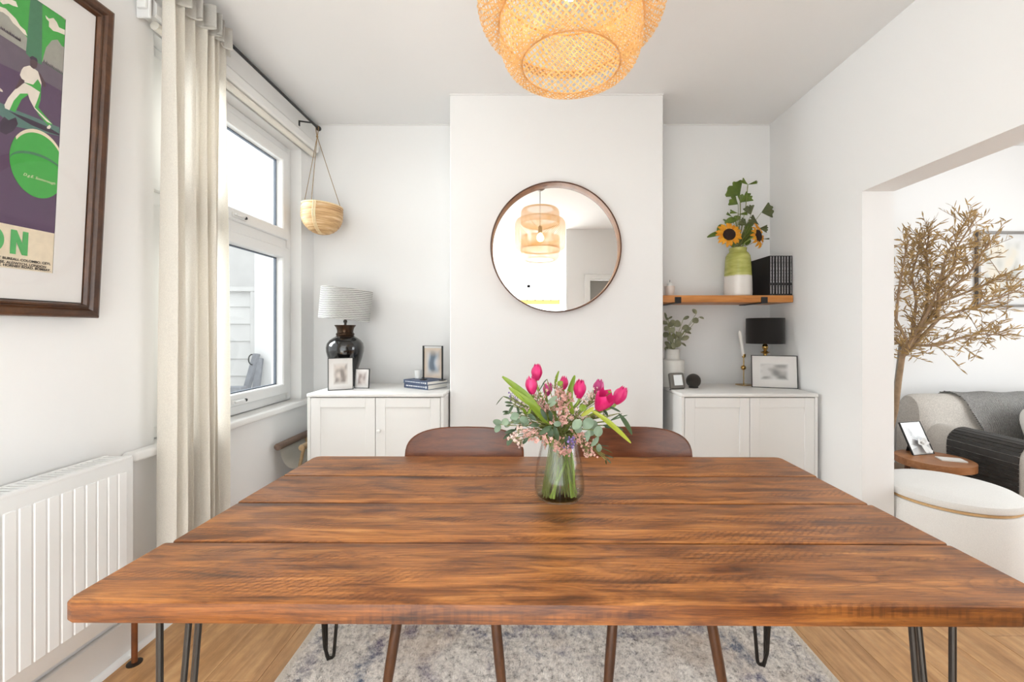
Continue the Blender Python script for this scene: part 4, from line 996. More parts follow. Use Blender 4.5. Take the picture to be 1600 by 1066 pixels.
o_out = [(oc[0]+wN*.66*cos(a), oc[1]+h*.53*sin(a)) for a in [i*2*pi/32 for i in range(32)]]; o_in = [(oc[0]+wN*.30*cos(a), oc[1]+h*.26*sin(a)) for a in [i*2*pi/32 for i in range(32)]]
art('printed_letter_o', 'letter', o_out, raw=True); art('printed_letter_o_counter', 'cream', o_in, raw=True)
letters('printed_lettering', 'CEYL', oc[0]-wN*.9, v0, h*1.40, 'letter', bold=.004)
ls = [('CEYLON TOURIST BUREAU, COLOMBO, CEYL', 412), ('CEYLON HOUSE, ALDWYCH, LONDON', 416.8), ('TUNE, HORNBY ROAD, BOMBAY.', 422)]
for i, (tx, y) in enumerate(ls):
    u, v = pq(79 if i != 1 else 72, y+2.5, .0024); letters('printed_address_line', tx, min(u, PU-.001), v, .0100, 'black', bold=.00025)
u, v = pq(86, 289, .0024); letters('printed_signature', 'D.g.E. Somerough', u, v, .0115, 'cream', shear=.35)
obj('glazing', MB().box(.0050, U0+.05, V0+.05, .0056, U1-.05, V1-.05), CLEAR, pt_, local=True, smooth=False)

# ------------------------------------------------------------------ sitting room through the opening
OC = Vector((2.182, 2.165, 0)); OR = .266
t = thing('ottoman', 'round off white fabric ottoman with a cushioned lid', 'ottoman', OC)
b = MB().lathe([(OR-.02, .062), (OR-.003, .068), (OR, .08), (OR, .37), (OR-.004, .382), (OR-.02, .385)], 72, OC)
bd = obj('body', b, OTTO, t)
obj('wood_ring', MB().lathe([(OR-.012, .384), (OR-.006, .386), (OR-.006, .397), (OR-.012, .398)], 72, OC), wood('ash_ring', [(.2, rgb(190, 150, 100)), (.5, rgb(214, 176, 126)), (.8, rgb(226, 192, 146))], (6, 6, 6), .5, .15), t)
obj('lid_cushion', MB().lathe([(OR-.014, .397), (OR+.001, .402), (OR+.006, .418), (OR+.002, .434), (OR-.016, .445), (OR-.07, .452), (.10, .457), (0, .458)], 72, OC), OTTO, t)
sa = -.62
for a in (sa, sa+pi): obj('seam', MB().tube([OC+Vector(((OR+.0005)*cos(a), (OR+.0005)*sin(a), z)) for z in (.07, .2, .38)], .0022, 6), mat('seam_thread', rgb(176, 172, 168), .9), bd)
for k in range(4):
    a = -.35+k*pi/2; obj('foot', MB().lathe([(.016, 0), (.02, .063)], 14, OC+Vector((.215*cos(a), .215*sin(a), 0))), CHLEG, t)

TCn = Vector((2.534, 2.60, 0)); TR = .188
t = thing('side_table', 'small round wooden side table between the ottoman and armchair', 'side table', TCn)
def flat_round(r, k=.80):
    pts = []
    for i in range(56):
        a = 2*pi*i/56; pts.append((r*cos(a), r*sin(a)))
    return pts
b = MB().prism(flat_round(TR), .042, lambda a, q, z: TCn+Vector((a, q, .408+z)))
bmesh.ops.bevel(b.bm, geom=[e for e in b.bm.edges if abs(e.verts[0].co.z-e.verts[1].co.z) < 1e-5], offset=.004, segments=2, affect='EDGES')
obj('tabletop', b, SIDEW, t)
for k in range(3):
    a = 2.3+k*2.094; obj('leg', MB().tube([TCn+Vector((.12*cos(a), .12*sin(a), .41)), TCn+Vector((.155*cos(a), .155*sin(a), 0))], [.016, .011], 12), CHLEG, t)
STZ = .450
t = photo_frame('photo_frame', 'black edged photo frame with white ribbon bow on the wooden side table', (2.455, 2.650, STZ), (2.628, 2.690, STZ), .212, .41, .004, (.008, .008), G6, sa=.16)
RIB = mat('white_ribbon', (.82, .81, .79, 1), .45)
b = MB()
for sx in (-1, 1):
    b.blade([(.100, -.006, .075), (.100+sx*.024, -.020, .092), (.100+sx*.036, -.016, .072), (.100+sx*.016, -.010, .068), (.100, -.006, .073)], lambda q: .014, (0, -1, .3), 0)
    b.blade([(.100, -.006, .073), (.100+sx*.008, -.014, .045), (.100+sx*.020+.012, -.022, .010)], lambda q: .013, (0, -1, 0), 0)
b.ball((.100, -.011, .073), .012)
obj('ribbon_bow', b, RIB, t, local=True)
t = thing('booklet', 'thin white booklet lying flat on the wooden side table', 'booklet', (2.600, 2.560, STZ), (0, 0, -.35))
obj('cover', MB().box(-.062, -.040, .0055, .062, .040, .007, .0006, 1).box(-.062, -.040, 0, .062, .040, .0012, .0006, 1), mat('booklet_cover', rgb(232, 230, 224), .5), t, local=True)
obj('page_block', MB().box(-.06, -.038, .0012, .06, .038, .0055), PAGES, t, local=True, smooth=False)
obj('cover_print', MB().box(-.045, -.026, .0069, .045, .026, .0073), blurprint('booklet_print', [(.4, rgb(236, 234, 228)), (.6, rgb(206, 200, 190))], 4, seed=8, fade=5), t, local=True, smooth=False)

AX = 2.80
sf = thing('armchair', 'pale grey woven armchair in the sitting room', 'armchair', (3.4, 2.8, 0))
def slab(b, x0, x1, prof):
    "prof in (y,z), rounded ends along x"
    n = len(prof); cy_ = sum(p[0] for p in prof)/n; cz_ = sum(p[1] for p in prof)/n; rows = []
    for f, s_ in ((0, .72), (.02, .88), (.05, .97), (.09, 1.0), (.91, 1.0), (.95, .97), (.98, .88), (1, .72)):
        x = x0+(x1-x0)*f; rows.append([b.bm.verts.new(Vector((x, cy_+(y-cy_)*s_, cz_+(z-cz_)*(s_*.25+.75)))) for y, z in prof])
    for A, B in zip(rows, rows[1:]):
        for k in range(n): b.bm.faces.new((A[k], A[(k+1) % n], B[(k+1) % n], B[k]))
    b.bm.faces.new(rows[0][::-1]); b.bm.faces.new(rows[-1]); return b
bp = [(2.94, .12)]+[(2.93-.02*sin(pi*i/6), .30+.05*i) for i in range(7)]+[(3.055+.115*cos(a), .67+.115*sin(a)) for a in [pi-i*pi/10 for i in range(11)]]+[(3.19, .5), (3.20, .12)]
obj('backrest', slab(MB(), AX-.02, 4.15, bp), BOUCLE, sf, sharp=60)
def arm(x0, flip=1):
    b = MB(); w_ = .20; prof = [(x0, .09)]+[(x0+w_/2-w_/2*cos(a), .50+.095*sin(a)) for a in [i*pi/10 for i in range(11)]]+[(x0+w_, .09)]
    rows = []
    for y, s_ in ((2.26, .70), (2.275, .9), (2.30, 1.0), (2.90, 1.0), (2.96, 1.0)):
        rows.append([b.bm.verts.new(Vector((x0+w_/2+(x-x0-w_/2)*s_, y, .35+(z-.35)*(.85+.15*s_)))) for x, z in prof])
    n = len(prof)
    for A, B in zip(rows, rows[1:]):
        for k in range(n): b.bm.faces.new((A[k], A[(k+1) % n], B[(k+1) % n], B[k]))
    b.bm.faces.new(rows[0][::-1]); b.bm.faces.new(rows[-1]); return b
obj('armrest', arm(AX), BOUCLE, sf, sharp=60); obj('armrest', arm(3.93), BOUCLE, sf, sharp=60)
b = MB().box(AX+.21, 2.30, .24, 3.92, 2.92, .43, .05, 4); obj('seat_cushion', b, BOUCLE, sf, sharp=60)
obj('base', MB().box(AX+.03, 2.30, .08, 4.10, 3.15, .24, .02, 2), BOUCLE, sf)
for x in (AX+.06, 4.06):
    for y in (2.34, 3.1): obj('foot', MB().lathe([(.016, 0), (.022, .085)], 12, (x, y, 0)), CHLEG, sf)
t = thing('armrest_tray', 'black slatted wooden tray draped over the armchair armrest', 'tray', (AX+.1, 2.57, .6))
path = [(AX-.006, .235+i*.0245) for i in range(11)]
path += [(AX+.10-.106*cos(a), .50+.1005*sin(a)) for a in [i*pi/13 for i in range(1, 13)]]+[(AX+.206, .50-.025*i) for i in range(4)]
TRAY = mat('black_stained_oak', (.030, .028, .026, 1), .42, bmp=(90, .15), var=.3, vscale=30)
b = MB()
for (xa, za), (xb, zb) in zip(path, path[1:]):
    p, q = Vector((xa, 0, za)), Vector((xb, 0, zb)); d = q-p; n_ = Vector((-d.z, 0, d.x)).normalized()
    L = d.length*.45; c_ = (p+q)/2; m_ = Matrix.Translation((c_.x, 2.575, c_.z)) @ Matrix.Rotation(-atan2(d.z, d.x), 4, 'Y')
    sl = MB().box(-L, -.205, -.0015, L, .205, .0045, .0012, 1, m=m_); obj('slat', sl, TRAY, t)
th_ = thing('throw_blanket', 'dark grey textured throw hanging over the armchair back', 'blanket', (3.5, 2.98, .79))
def herring():
    m, nt, b, out = newmat('grey_herringbone'); v = mapping(nt, (1, 1, 1), rnd=False)
    wv = N(nt, 'ShaderNodeTexWave'); wv.inputs['Scale'].default_value = 42; wv.inputs['Distortion'].default_value = 4; wv.inputs['Detail'].default_value = 2; nt.links.new(v, wv.inputs['Vector'])
    f = noise(nt, v, 75, 4, .7); mx = mix(nt, .5, wv.outputs['Color'], f)
    c = ramp(nt, mx, [(.3, rgb(100, 98, 100)), (.48, rgb(176, 174, 172)), (.66, rgb(236, 234, 230))]); nt.links.new(c, b.inputs['Base Color']); b.inputs['Roughness'].default_value = .95
    bump(nt, b, mx, .7, .004); return m
def thr(u, v):
    x0 = 3.07+.24*max(0, v-.35)**1.0; x = x0+u*(4.0-x0)
    s = v
    if s < .2: y, z = 3.195, .55+s/.2*.13
    elif s < .5:
        a = (s-.2)/.3*pi; y, z = 3.055+.128*cos(a), .67+.128*sin(a)
    else:
        k = (s-.5)/.5; y, z = 2.917-.018*sin(k*3), .67-k*.24
    return Vector((x, y-.004-.006*abs(sin(x*19))-.004*sin(x*11+z*9), z+.004*sin(x*23)))
b = MB(); b.grid(thr, 30, 40); bmesh.ops.solidify(b.bm, geom=b.bm.faces[:], thickness=.007); obj('cloth', b, herring(), th_, sharp=80)
b = MB()
for k in range(40):
    v = k/39; p = thr(0, v); b.tube([p, p+Vector((-.010, -.003, .001))], .0028, 5)
obj('fringe', b, fabric('fringe_yarn', rgb(96, 94, 94), 200, .4, .1), th_, kind='stuff')
t = thing('cushion', 'round edged white cushion leaning in the armchair', 'cushion', (3.50, 2.72, .43))
b = MB()
def cus(u, v):
    a = 2*pi*u; e = (v-.5)*pi; r = cos(e)**.35
    return Vector((.225*r*abs(cos(a))**.7*(1 if cos(a) > 0 else -1), .075*sin(e)*(.4+.6*cos(e)), .165*r*abs(sin(a))**.7*(1 if sin(a) > 0 else -1)))
b.grid(cus, 48, 15, cu=True); bmesh.ops.remove_doubles(b.bm, verts=b.bm.verts[:], dist=1e-4)
b.xf(Matrix.Translation((3.50, 2.74, .60)) @ Matrix.Rotation(-.3, 4, 'X'))
obj('cover', b, CUSH, t)
# picture on the far wall
t = thing('wall_picture', 'pale art print in grey metal frame on the sitting room wall', 'picture', (3.80, FARW, 1.73))
x0, x1, z0, z1 = 3.592, 4.02, 1.436, 2.040
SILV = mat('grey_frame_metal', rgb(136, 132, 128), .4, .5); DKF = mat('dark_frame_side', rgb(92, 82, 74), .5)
b = MB().box(x0, FARW-.03, z0, x0+.018, FARW, z1, .001, 1).box(x1-.018, FARW-.03, z0, x1, FARW, z1, .001, 1).box(x0+.018, FARW-.03, z0, x1-.018, FARW, z0+.018, .001, 1).box(x0+.018, FARW-.03, z1-.018, x1-.018, FARW, z1, .001, 1)
obj('frame', b, SILV, t)
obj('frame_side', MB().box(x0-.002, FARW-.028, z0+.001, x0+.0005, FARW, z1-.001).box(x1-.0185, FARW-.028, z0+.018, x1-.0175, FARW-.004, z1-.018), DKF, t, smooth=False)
obj('mat_board', MB().box(x0+.017, FARW-.010, z0+.017, x1-.017, FARW-.006, z1-.017), mat('white_mount', (.86, .86, .85, 1), .8), t, smooth=False)
obj('art_print', MB().box(x0+.03, FARW-.012, z0+.05, x1-.06, FARW-.0095, z1-.06), G5, t, smooth=False)
obj('glazing', MB().box(x0+.018, FARW-.016, z0+.018, x1-.018, FARW-.0155, z1-.018), CLEAR, t, smooth=False)
# ------------------------------------------------------------------ olive tree
R = random.Random(21)
BARK = mat('olive_bark', rgb(158, 132, 104), .85, bmp=(60, .5, .004), var=.2, vscale=25)
OLIVE = leafmat('dry_olive_leaf', rgb(140, 112, 70), rgb(200, 168, 112), .25, .6)
tp0 = Vector((2.60, 3.02, .0))
t = thing('olive_tree', 'slender potted olive tree with sparse dry leaves in the sitting room', 'tree', tp0)
POT = mat('terracotta_pot', rgb(168, 150, 132), .8, var=.1)
obj('pot', MB().lathe([(.085, 0), (.095, .01), (.125, .25), (.13, .27), (.118, .27), (.108, .23), (0, .225)], 32, tp0), POT, t)
trunk = [tp0+Vector((0, 0, .22)), tp0+Vector((.0, -.01, .45)), P(1399, 640, 2.98), P(1405, 590, 2.95), P(1410, 555, 2.93)]
obj('trunk', MB().tube(trunk, [.021, .020, .0185, .0175, .017], 12), BARK, t)
obj('stake', MB().tube([tp0+Vector((-.02, .02, .22)), P(1399, 600, 3.0), P(1407, 533, 2.98)], .008, 8), mat('grey_cane', rgb(150, 144, 136), .8), t)
TOP = trunk[-1]
mains = [[(1425, 530), (1440, 505), (1458, 470), (1468, 440), (1478, 400), (1495, 372)], [(1418, 535), (1400, 500), (1404, 455), (1412, 410), (1420, 375)],
         [(1432, 522), (1448, 480), (1450, 430), (1447, 395), (1452, 365)], [(1445, 508), (1480, 492), (1520, 480), (1560, 466), (1588, 455)],
         [(1430, 540), (1465, 540), (1500, 528), (1535, 522), (1568, 524)], [(1455, 480), (1490, 450), (1520, 420), (1535, 395), (1548, 380)],
         [(1465, 500), (1466, 455), (1490, 420), (1496, 385), (1528, 335)], [(1412, 540), (1385, 520), (1370, 470), (1362, 420)], [(1440, 512), (1476, 470), (1540, 445), (1580, 425)], [(1425, 528), (1432, 470), (1424, 430), (1436, 392), (1440, 368)]]
bb = MB(); lb = MB(); tips = []
for mi, mp in enumerate(mains):
    Dp = 2.92+R.uniform(-.12, .14)
    pts = [TOP+Vector((R.uniform(-.004, .004), 0, -.01))]+[P(x, y, 2.92+(Dp-2.92)*(i+1)/len(mp)) for i, (x, y) in enumerate(mp)]
    if mi in (1, 7): pts = [p if p.x > 1.95 else p for p in pts]
    n_ = len(pts); bb.tube(pts, [.0105*(1-i/n_)+.0022 for i in range(n_)], 7)
    for i in range(1, n_):
        for q in range(3+2*i):
            f = R.random(); s_ = pts[i-1].lerp(pts[i], f)
            d = ((pts[i]-pts[i-1]).normalized()*.6+Vector((R.uniform(-1, 1), R.uniform(-.8, .8), R.uniform(-.7, .9)))).normalized()
            L = R.uniform(.08, .21)
            e = s_+d*L+Vector((0, 0, -.01)); mid = s_.lerp(e, .5)+Vector((0, 0, .008))
            if min(p.y for p in (s_, e)) > 3.28 or e.y > 3.28 or e.x < 1.96: continue
            bb.tube([s_, mid, e], [.0026, .0019, .0012], 5, cap=False)
            tips.append((s_, mid, e, d))
for s_, mid, e, d in tips:
    for k in range(7):
        f = .25+.75*k/6; p = s_.lerp(mid, f*2) if f < .5 else mid.lerp(e, f*2-1)
        a = (d*.8+Vector((R.uniform(-1, 1), R.uniform(-1, 1), R.uniform(-.6, .9)))).normalized(); L = R.uniform(.034, .058)
        if p.y+a.y*L > 3.32: continue
        lb.blade([p, p+a*L*.5+Vector((0, 0, .001)), p+a*L], lambda q: .0040*sin(pi*min(1, q*.9+.08))**.8+.0006, (R.uniform(-1, 1), -1, R.uniform(-.5, .5)), .3, 1)
obj('branches', bb, BARK, t, kind='stuff'); obj('leaves', lb, OLIVE, t, kind='stuff', normals=False)

# ------------------------------------------------------------------ flowers in the glass vase on the dining table
VZ = TZ; VB = Vector((.0915, 1.235, VZ))
v_ = thing('glass_vase', 'clear tapering glass vase of water on the dining table', 'vase', VB)
VG = glass('vase_glass', (.975, .985, .985, 1), gloss=.06)
vp = [(.050, .0005), (.066, .004), (.0735, .016), (.0755, .034), (.073, .065), (.065, .11), (.056, .15), (.051, .18)]
obj('glass_wall', MB().lathe(vp+[(.0495, .181), (.049, .18)]+[(r-.0028, max(z, .008)) for r, z in vp[::-1]][1:]+[(0, .008)], 48, VB), VG, v_)
WAT, nt, b_, out = newmat('vase_water'); nt.nodes.remove(b_)
tr = N(nt, 'ShaderNodeBsdfTransparent'); tr.inputs[0].default_value = (.93, .94, .86, 1); gl = N(nt, 'ShaderNodeBsdfGlossy'); gl.inputs['Roughness'].default_value = .02; ms = N(nt, 'ShaderNodeMixShader'); ms.inputs[0].default_value = .02
nt.links.new(tr.outputs[0], ms.inputs[1]); nt.links.new(gl.outputs[0], ms.inputs[2]); nt.links.new(ms.outputs[0], out.inputs[0])
obj('water', MB().lathe([(0, .0085), (.0625, .0086), (.0700, .017), (.0720, .034), (.0698, .065), (.0680, .072), (0, .072)], 40, VB), WAT, v_)
TUL = leafmat('tulip_petal', rgb(206, 20, 106), rgb(240, 70, 140), .3, .4)
TULV = leafmat('tulip_petal_violet', rgb(196, 50, 128), rgb(222, 92, 156), .3, .4)
STEM = leafmat('tulip_stem', rgb(120, 146, 60), rgb(160, 176, 84), .15, .4)
TLEAF = leafmat('tulip_leaf', rgb(108, 140, 38), rgb(164, 184, 66), .35, .4)
YLEAF = leafmat('yellow_tulip_leaf', rgb(166, 178, 50), rgb(200, 204, 84), .35, .4)
EUC = leafmat('eucalyptus_leaf', rgb(104, 126, 104), rgb(146, 164, 138), .2, .55)
DKL = leafmat('dark_leaf', rgb(44, 62, 40), rgb(78, 100, 66), .2, .5)
PINK = leafmat('wax_blossom', rgb(206, 150, 140), rgb(238, 194, 182), .2, .55)
PALEP = leafmat('pale_wax_blossom', rgb(228, 196, 186), rgb(246, 228, 220), .2, .55)
LILAC = leafmat('lilac_floret', rgb(120, 92, 170), rgb(166, 140, 200), .2, .6)
TWIG = mat('twig', rgb(124, 130, 70), .6)
def petal_mesh(h, r, wd, open_=0):
    b = MB()
    def f(u, v):
        s = v; rad = r*(sin(pi*min(1, s*.62+.10))**.75)*(1+open_*s*s)*1.0
        if s > .55: rad *= 1-(s-.55)*(.95-open_*1.9)
        hw = wd*(sin(pi*(s*.80+.12)))**.55*(1-.0*s)*(1 if s < .75 else max(.05, 1-((s-.75)/.25)**1.7))
        a = (u-.5)*2*hw
        return Vector((rad*cos(a), rad*sin(a), h*s+.002*cos(a*6)*s))
    b.grid(f, 7, 9); return b
FOOT = []
def tulip(label, px, py, D, tilt, size, matr, open_=0, leafs=()):
    c = P(px, py, D); h = .050*size
    ax = Vector((sin(tilt[0]), tilt[1], cos(tilt[0]))).normalized()
    base = c-ax*h*.5
    t = thing('tulip', label, 'tulip', base, group='pink tulips in the glass vase')
    q = ax.to_track_quat('Z', 'Y').to_matrix().to_4x4()
    for rr, off, ww in ((.0155, 0, 1.0), (.0178, pi/3, .95)):
        src = None
        for k in range(3):
            if src is None:
                src = obj('petal', petal_mesh(h*(1 if rr < .016 else .97), rr*size, ww, open_), matr, t, local=True, normals=False); o = src
            else: o = piece('petal', src, t)
            o.rotation_euler = (q @ Matrix.Rotation(off+k*2*pi/3+px, 4, 'Z')).to_euler()
    th = (px*2.399) % (2*pi); ft = VB+Vector((.055*cos(th)*.9, .050*sin(th), .012)); mouth = VB+Vector((.030*cos(th+pi*.9)*.6+(c.x-VB.x)*.25, .022*sin(th+pi)+(c.y-VB.y)*.2, .178))
    st_ = [ft, ft.lerp(mouth, .5)+Vector((.004, 0, .0)), mouth, mouth.lerp(base, .5)+Vector((0, 0, .012)), base-ax*.012, base+ax*.003]
    # smooth it
    def cr(P_, n=4):
        out = []
        for i in range(len(P_)-1):
            p0, p1, p2, p3 = P_[max(i-1, 0)], P_[i], P_[i+1], P_[min(i+2, len(P_)-1)]
            for k in range(n):
                u = k/n; out.append(.5*((2*p1)+(-p0+p2)*u+(2*p0-5*p1+4*p2-p3)*u*u+(-p0+3*p1-3*p2+p3)*u**3))
        return out+[P_[-1]]
    obj('stem', MB().tube(cr(st_), .0042, 8), STEM, t)
    for pts, w_, m_ in leafs:
        obj('leaf', MB().blade(cr([P(*p) for p in pts], 5), lambda s, w_=w_: w_*(sin(pi*min(1, s*.93+.05))**.7)+.0005, (.2, -1, .25), .28, 2), m_, t, normals=False)
    return t
C8 = lambda x, y: (740+.2439*x, 550+.2439*y)
def c8(x, y, D): a, b = C8(x, y); return (a, b, D)
tulip('upright pink tulip rising highest at the left of the bouquet', *c8(405, 130, 1.24), (.05, .05), .98, TUL)
tulip('pink tulip below the tallest one, with long pale leaves reaching left', *c8(370, 213, 1.19), (-.12, -.1), 1.02, TUL, leafs=(([c8(482, 470, 1.18), c8(420, 390, 1.17), c8(320, 270, 1.17), c8(184, 158, 1.18)], .0115, TLEAF), ([c8(455, 420, 1.175), c8(390, 350, 1.165), c8(300, 285, 1.165), c8(226, 228, 1.17)], .0085, TLEAF)))
tulip('violet pink small tulip low behind the blossoms, left of centre', *c8(474, 238, 1.26), (.12, .0), .80, TULV, .15)
tulip('small pink tulip at the back, half covered by a green bud', *c8(578, 198, 1.29), (.1, .1), .82, TUL)
tulip('pink tulip at the centre right beside an upright green leaf', *c8(680, 236, 1.18), (.1, -.05), 1.06, TUL, leafs=(([c8(640, 400, 1.185), c8(612, 330, 1.175), c8(618, 250, 1.18), c8(648, 150, 1.19)], .0095, TLEAF), ([c8(520, 230, 1.25), c8(526, 190, 1.25), c8(532, 160, 1.25), c8(546, 122, 1.25)], .004, TLEAF)))
tulip('pale pink tulip behind the open one at the right', *c8(800, 226, 1.27), (.22, .05), .98, TULV)
tulip('wide open deep pink tulip drooping forward at the right', *c8(828, 318, 1.15), (.45, -.55), 1.22, TUL, .5, leafs=(([c8(760, 378, 1.15), c8(840, 432, 1.14), c8(920, 500, 1.13), c8(1008, 584, 1.13)], .0068, YLEAF), ([c8(690, 410, 1.155), c8(730, 385, 1.15), c8(770, 355, 1.145)], .0055, YLEAF)))
tulip('rightmost pink tulip leaning out to the right', *c8(938, 278, 1.21), (.55, -.05), 1.12, TUL)
rb = random.Random(5)
def twig_to(b, p, r=.0015):
    a = VB+Vector((rb.uniform(-.052, .052), rb.uniform(-.04, .03), .012)); m = VB+Vector((rb.uniform(-.025, .025), rb.uniform(-.02, .02), .18))
    b.tube([a, a.lerp(m, .5), m, m.lerp(p, .55)+Vector((0, 0, .012)), p], r, 6)
def blossom(b, c, r):
    n_ = Vector((rb.uniform(-1, 1), rb.uniform(-1.4, .2), rb.uniform(-.4, 1))).normalized(); q = n_.to_track_quat('Z', 'Y').to_matrix()
    ctr = b.bm.verts.new(c-n_*r*.25); rim = []
    for k in range(10):
        a = 2*pi*k/10; rr = r*(1.0 if k % 2 == 0 else .62); rim.append(b.bm.verts.new(c+q @ Vector((rr*cos(a), rr*sin(a), (.25 if k % 2 == 0 else .0)*r))))
    for k in range(10): b.bm.faces.new((ctr, rim[k], rim[(k+1) % 10]))
def wax(label, spots, m_, n_, spread, D, cat='flower sprig', name='waxflower_sprig', r=(.0045, .0075), extra=None):
    c0 = P(*c8(*spots[0], D))
    t = thing(name, label, cat, c0, group='filler sprigs in the glass vase'); sb = MB(); fb = MB()
    for sx, sy in spots:
        c = P(*c8(sx, sy, D)); twig_to(sb, c)
        for k in range(n_):
            p = c+Vector((rb.gauss(0, spread), rb.gauss(0, spread*.9), rb.gauss(0, spread)))
            sb.tube([c+Vector((0, .004, -.012)), p], .0007, 4, cap=False); blossom(fb, p, rb.uniform(*r))
            if rb.random() < .35: fb.ball(p+Vector((rb.uniform(-.01, .01), 0, rb.uniform(-.01, .01))), .0028, u=6, v=4)
    obj('stem', sb, TWIG, t); obj('blossoms', fb, m_, t, kind='stuff', normals=False); return t
wax('tall spray of pink wax blossoms at the centre of the bouquet', [(560, 260), (545, 330), (575, 380), (540, 430), (590, 300)], PINK, 22, .011, 1.16)
wax('pink wax blossoms spilling over the front left of the vase rim', [(390, 510), (430, 540), (350, 530)], PINK, 16, .010, 1.155)
wax('pale wax blossoms at the far lower left of the bouquet', [(262, 555), (285, 500), (290, 570)], PALEP, 10, .008, 1.16)
wax('pink wax blossoms hanging at the front middle of the vase rim', [(540, 580), (590, 610), (560, 635), (470, 570)], PINK, 15, .009, 1.145)
wax('pink wax blossoms hanging over the right side of the vase rim', [(690, 560), (730, 620), (745, 650), (660, 530)], PINK, 14, .010, 1.15)
wax('pale pink wax blossoms below the centre right tulip', [(700, 420), (740, 320), (760, 290), (650, 400)], PALEP, 14, .011, 1.19)
wax('pink wax blossoms tucked between the left tulips', [(450, 330), (470, 370), (420, 300)], PINK, 14, .011, 1.2)
wax('purple statice florets at the front of the bouquet', [(620, 570), (628, 590)], LILAC, 22, .0055, 1.14, name='statice_sprig', r=(.003, .005))
wax('tiny white filler flowers scattered among the tulips at the right', [(700, 300), (770, 290), (840, 400), (760, 400), (520, 210)], PALEP, 9, .012, 1.2, name='gypsophila_sprig', r=(.0022, .0038))
wax('tiny white filler flowers at the left below the long tulip leaves', [(330, 340), (340, 390), (300, 440), (410, 280)], PALEP, 9, .011, 1.19, name='gypsophila_sprig', r=(.0022, .0038))
wax('faded lilac florets at the upper left of the bouquet', [(265, 310), (240, 290), (300, 330)], LILAC, 10, .008, 1.21, name='statice_sprig', r=(.002, .0038))
def sprig(label, name, leaves, m_, D, group='filler sprigs in the glass vase', cat='leafy sprig', stemr=.0016, fold=.15, base=None, conv=c8, nrm=None):
    "leaves: (base x,y, tip x,y, half width px) in crop pixels; every leaf is a part"
    ctr = Vector((0, 0, 0)); 
    for l in leaves: ctr += P(*conv(l[0], l[1], D))
    ctr /= len(leaves)
    t = thing(name, label, cat, ctr, group=group); sb = MB()
    start = base or ctr
    for i, (x0, y0, x1, y1, hw) in enumerate(leaves):
        dd = D+rb.uniform(-.015, .015)*(1 if D < 1.6 else 2.4); p = P(*conv(x0, y0, dd)); q = P(*conv(x1, y1, dd+rb.uniform(-.012, .012)))
        w_ = hw*abs(conv(1, 0, 1)[0]-conv(0, 0, 1)[0])/F*D; n_ = nrm or (rb.uniform(-.5, .5), -1, rb.uniform(-.2, .6)); L = (q-p).length
        bend = Vector((0, -.12*L, .05*L))
        def cu(f): return p.lerp(q, f)+bend*sin(pi*f)
        obj('leaf', MB().blade([cu(f/6) for f in range(7)], lambda s, w_=w_: w_*(sin(pi*(s*.94+.03))**.65)+.0003, n_, fold, 2), m_, t, normals=False)
        if base is None and D < 1.6: twig_to(sb, p, .0012)
        else: sb.tube([start, start.lerp(p, .5)+Vector((0, 0, .01)), p], stemr, 5)
    obj('stem', sb, TWIG, t)
    return t
sprig('grey green eucalyptus sprig sticking out at the far left', 'eucalyptus_sprig', [(180, 455, 125, 450, 22), (170, 465, 140, 515, 20), (215, 470, 190, 430, 24), (235, 450, 200, 480, 18), (250, 440, 262, 415, 24), (300, 440, 240, 450, 20)], EUC, 1.17)
sprig('eucalyptus sprig on the left with broad pale leaves', 'eucalyptus_sprig', [(300, 410, 345, 475, 30), (350, 440, 295, 430, 20), (290, 400, 240, 425, 24), (330, 470, 345, 430, 18)], EUC, 1.15)
sprig('broad eucalyptus leaves in front at the right of the bouquet', 'eucalyptus_sprig', [(760, 430, 705, 490, 34), (745, 440, 775, 500, 34), (770, 500, 825, 520, 34), (740, 500, 725, 575, 14), (800, 545, 755, 605, 16), (790, 500, 700, 545, 20), (690, 440, 635, 490, 30), (805, 590, 800, 640, 18), (560, 455, 515, 470, 18), (680, 470, 660, 520, 24)], EUC, 1.135)
sprig('pale eucalyptus leaves high behind the left tulips', 'eucalyptus_sprig', [(475, 330, 535, 285, 16), (485, 350, 530, 320, 12)], EUC, 1.15)
sprig('dark lance leaves hanging at the front left of the bouquet', 'leaf_sprig', [(500, 475, 420, 530, 17), (490, 480, 495, 570, 18), (515, 480, 540, 570, 17), (470, 440, 430, 365, 14), (500, 445, 485, 375, 14), (350, 550, 315, 590, 10), (590, 540, 600, 610, 14), (400, 440, 350, 400, 14), (420, 470, 360, 470, 14)], DKL, 1.145)
sprig('feathery dark sprig at the left edge of the bouquet', 'leaf_sprig', [(250, 330, 200, 322, 7), (245, 345, 205, 345, 7), (255, 340, 222, 400, 8), (225, 382, 185, 385, 6), (230, 392, 190, 400, 6), (280, 350, 290, 390, 8), (310, 390, 260, 400, 9), (240, 520, 190, 560, 9), (250, 540, 215, 600, 16), (270, 500, 200, 520, 10), (310, 470, 265, 500, 12)], DKL, 1.18)
sprig('long narrow dark leaves arching out at the right', 'leaf_sprig', [(930, 395, 1015, 530, 15), (850, 345, 940, 385, 7), (830, 470, 960, 500, 12), (880, 440, 985, 405, 4), (860, 410, 830, 370, 9), (900, 470, 840, 480, 16), (870, 445, 950, 395, 4)], DKL, 1.17)
sprig('fine wispy tendrils at the lower right of the bouquet', 'tendril_sprig', [(790, 600, 865, 605, 2.5), (800, 610, 890, 648, 2.5), (840, 660, 895, 680, 4), (850, 680, 880, 715, 4), (845, 690, 850, 720, 4), (190, 285, 145, 340, 2.5), (240, 300, 190, 285, 2.5), (450, 200, 420, 250, 3), (470, 175, 440, 210, 3)], DKL, 1.16)
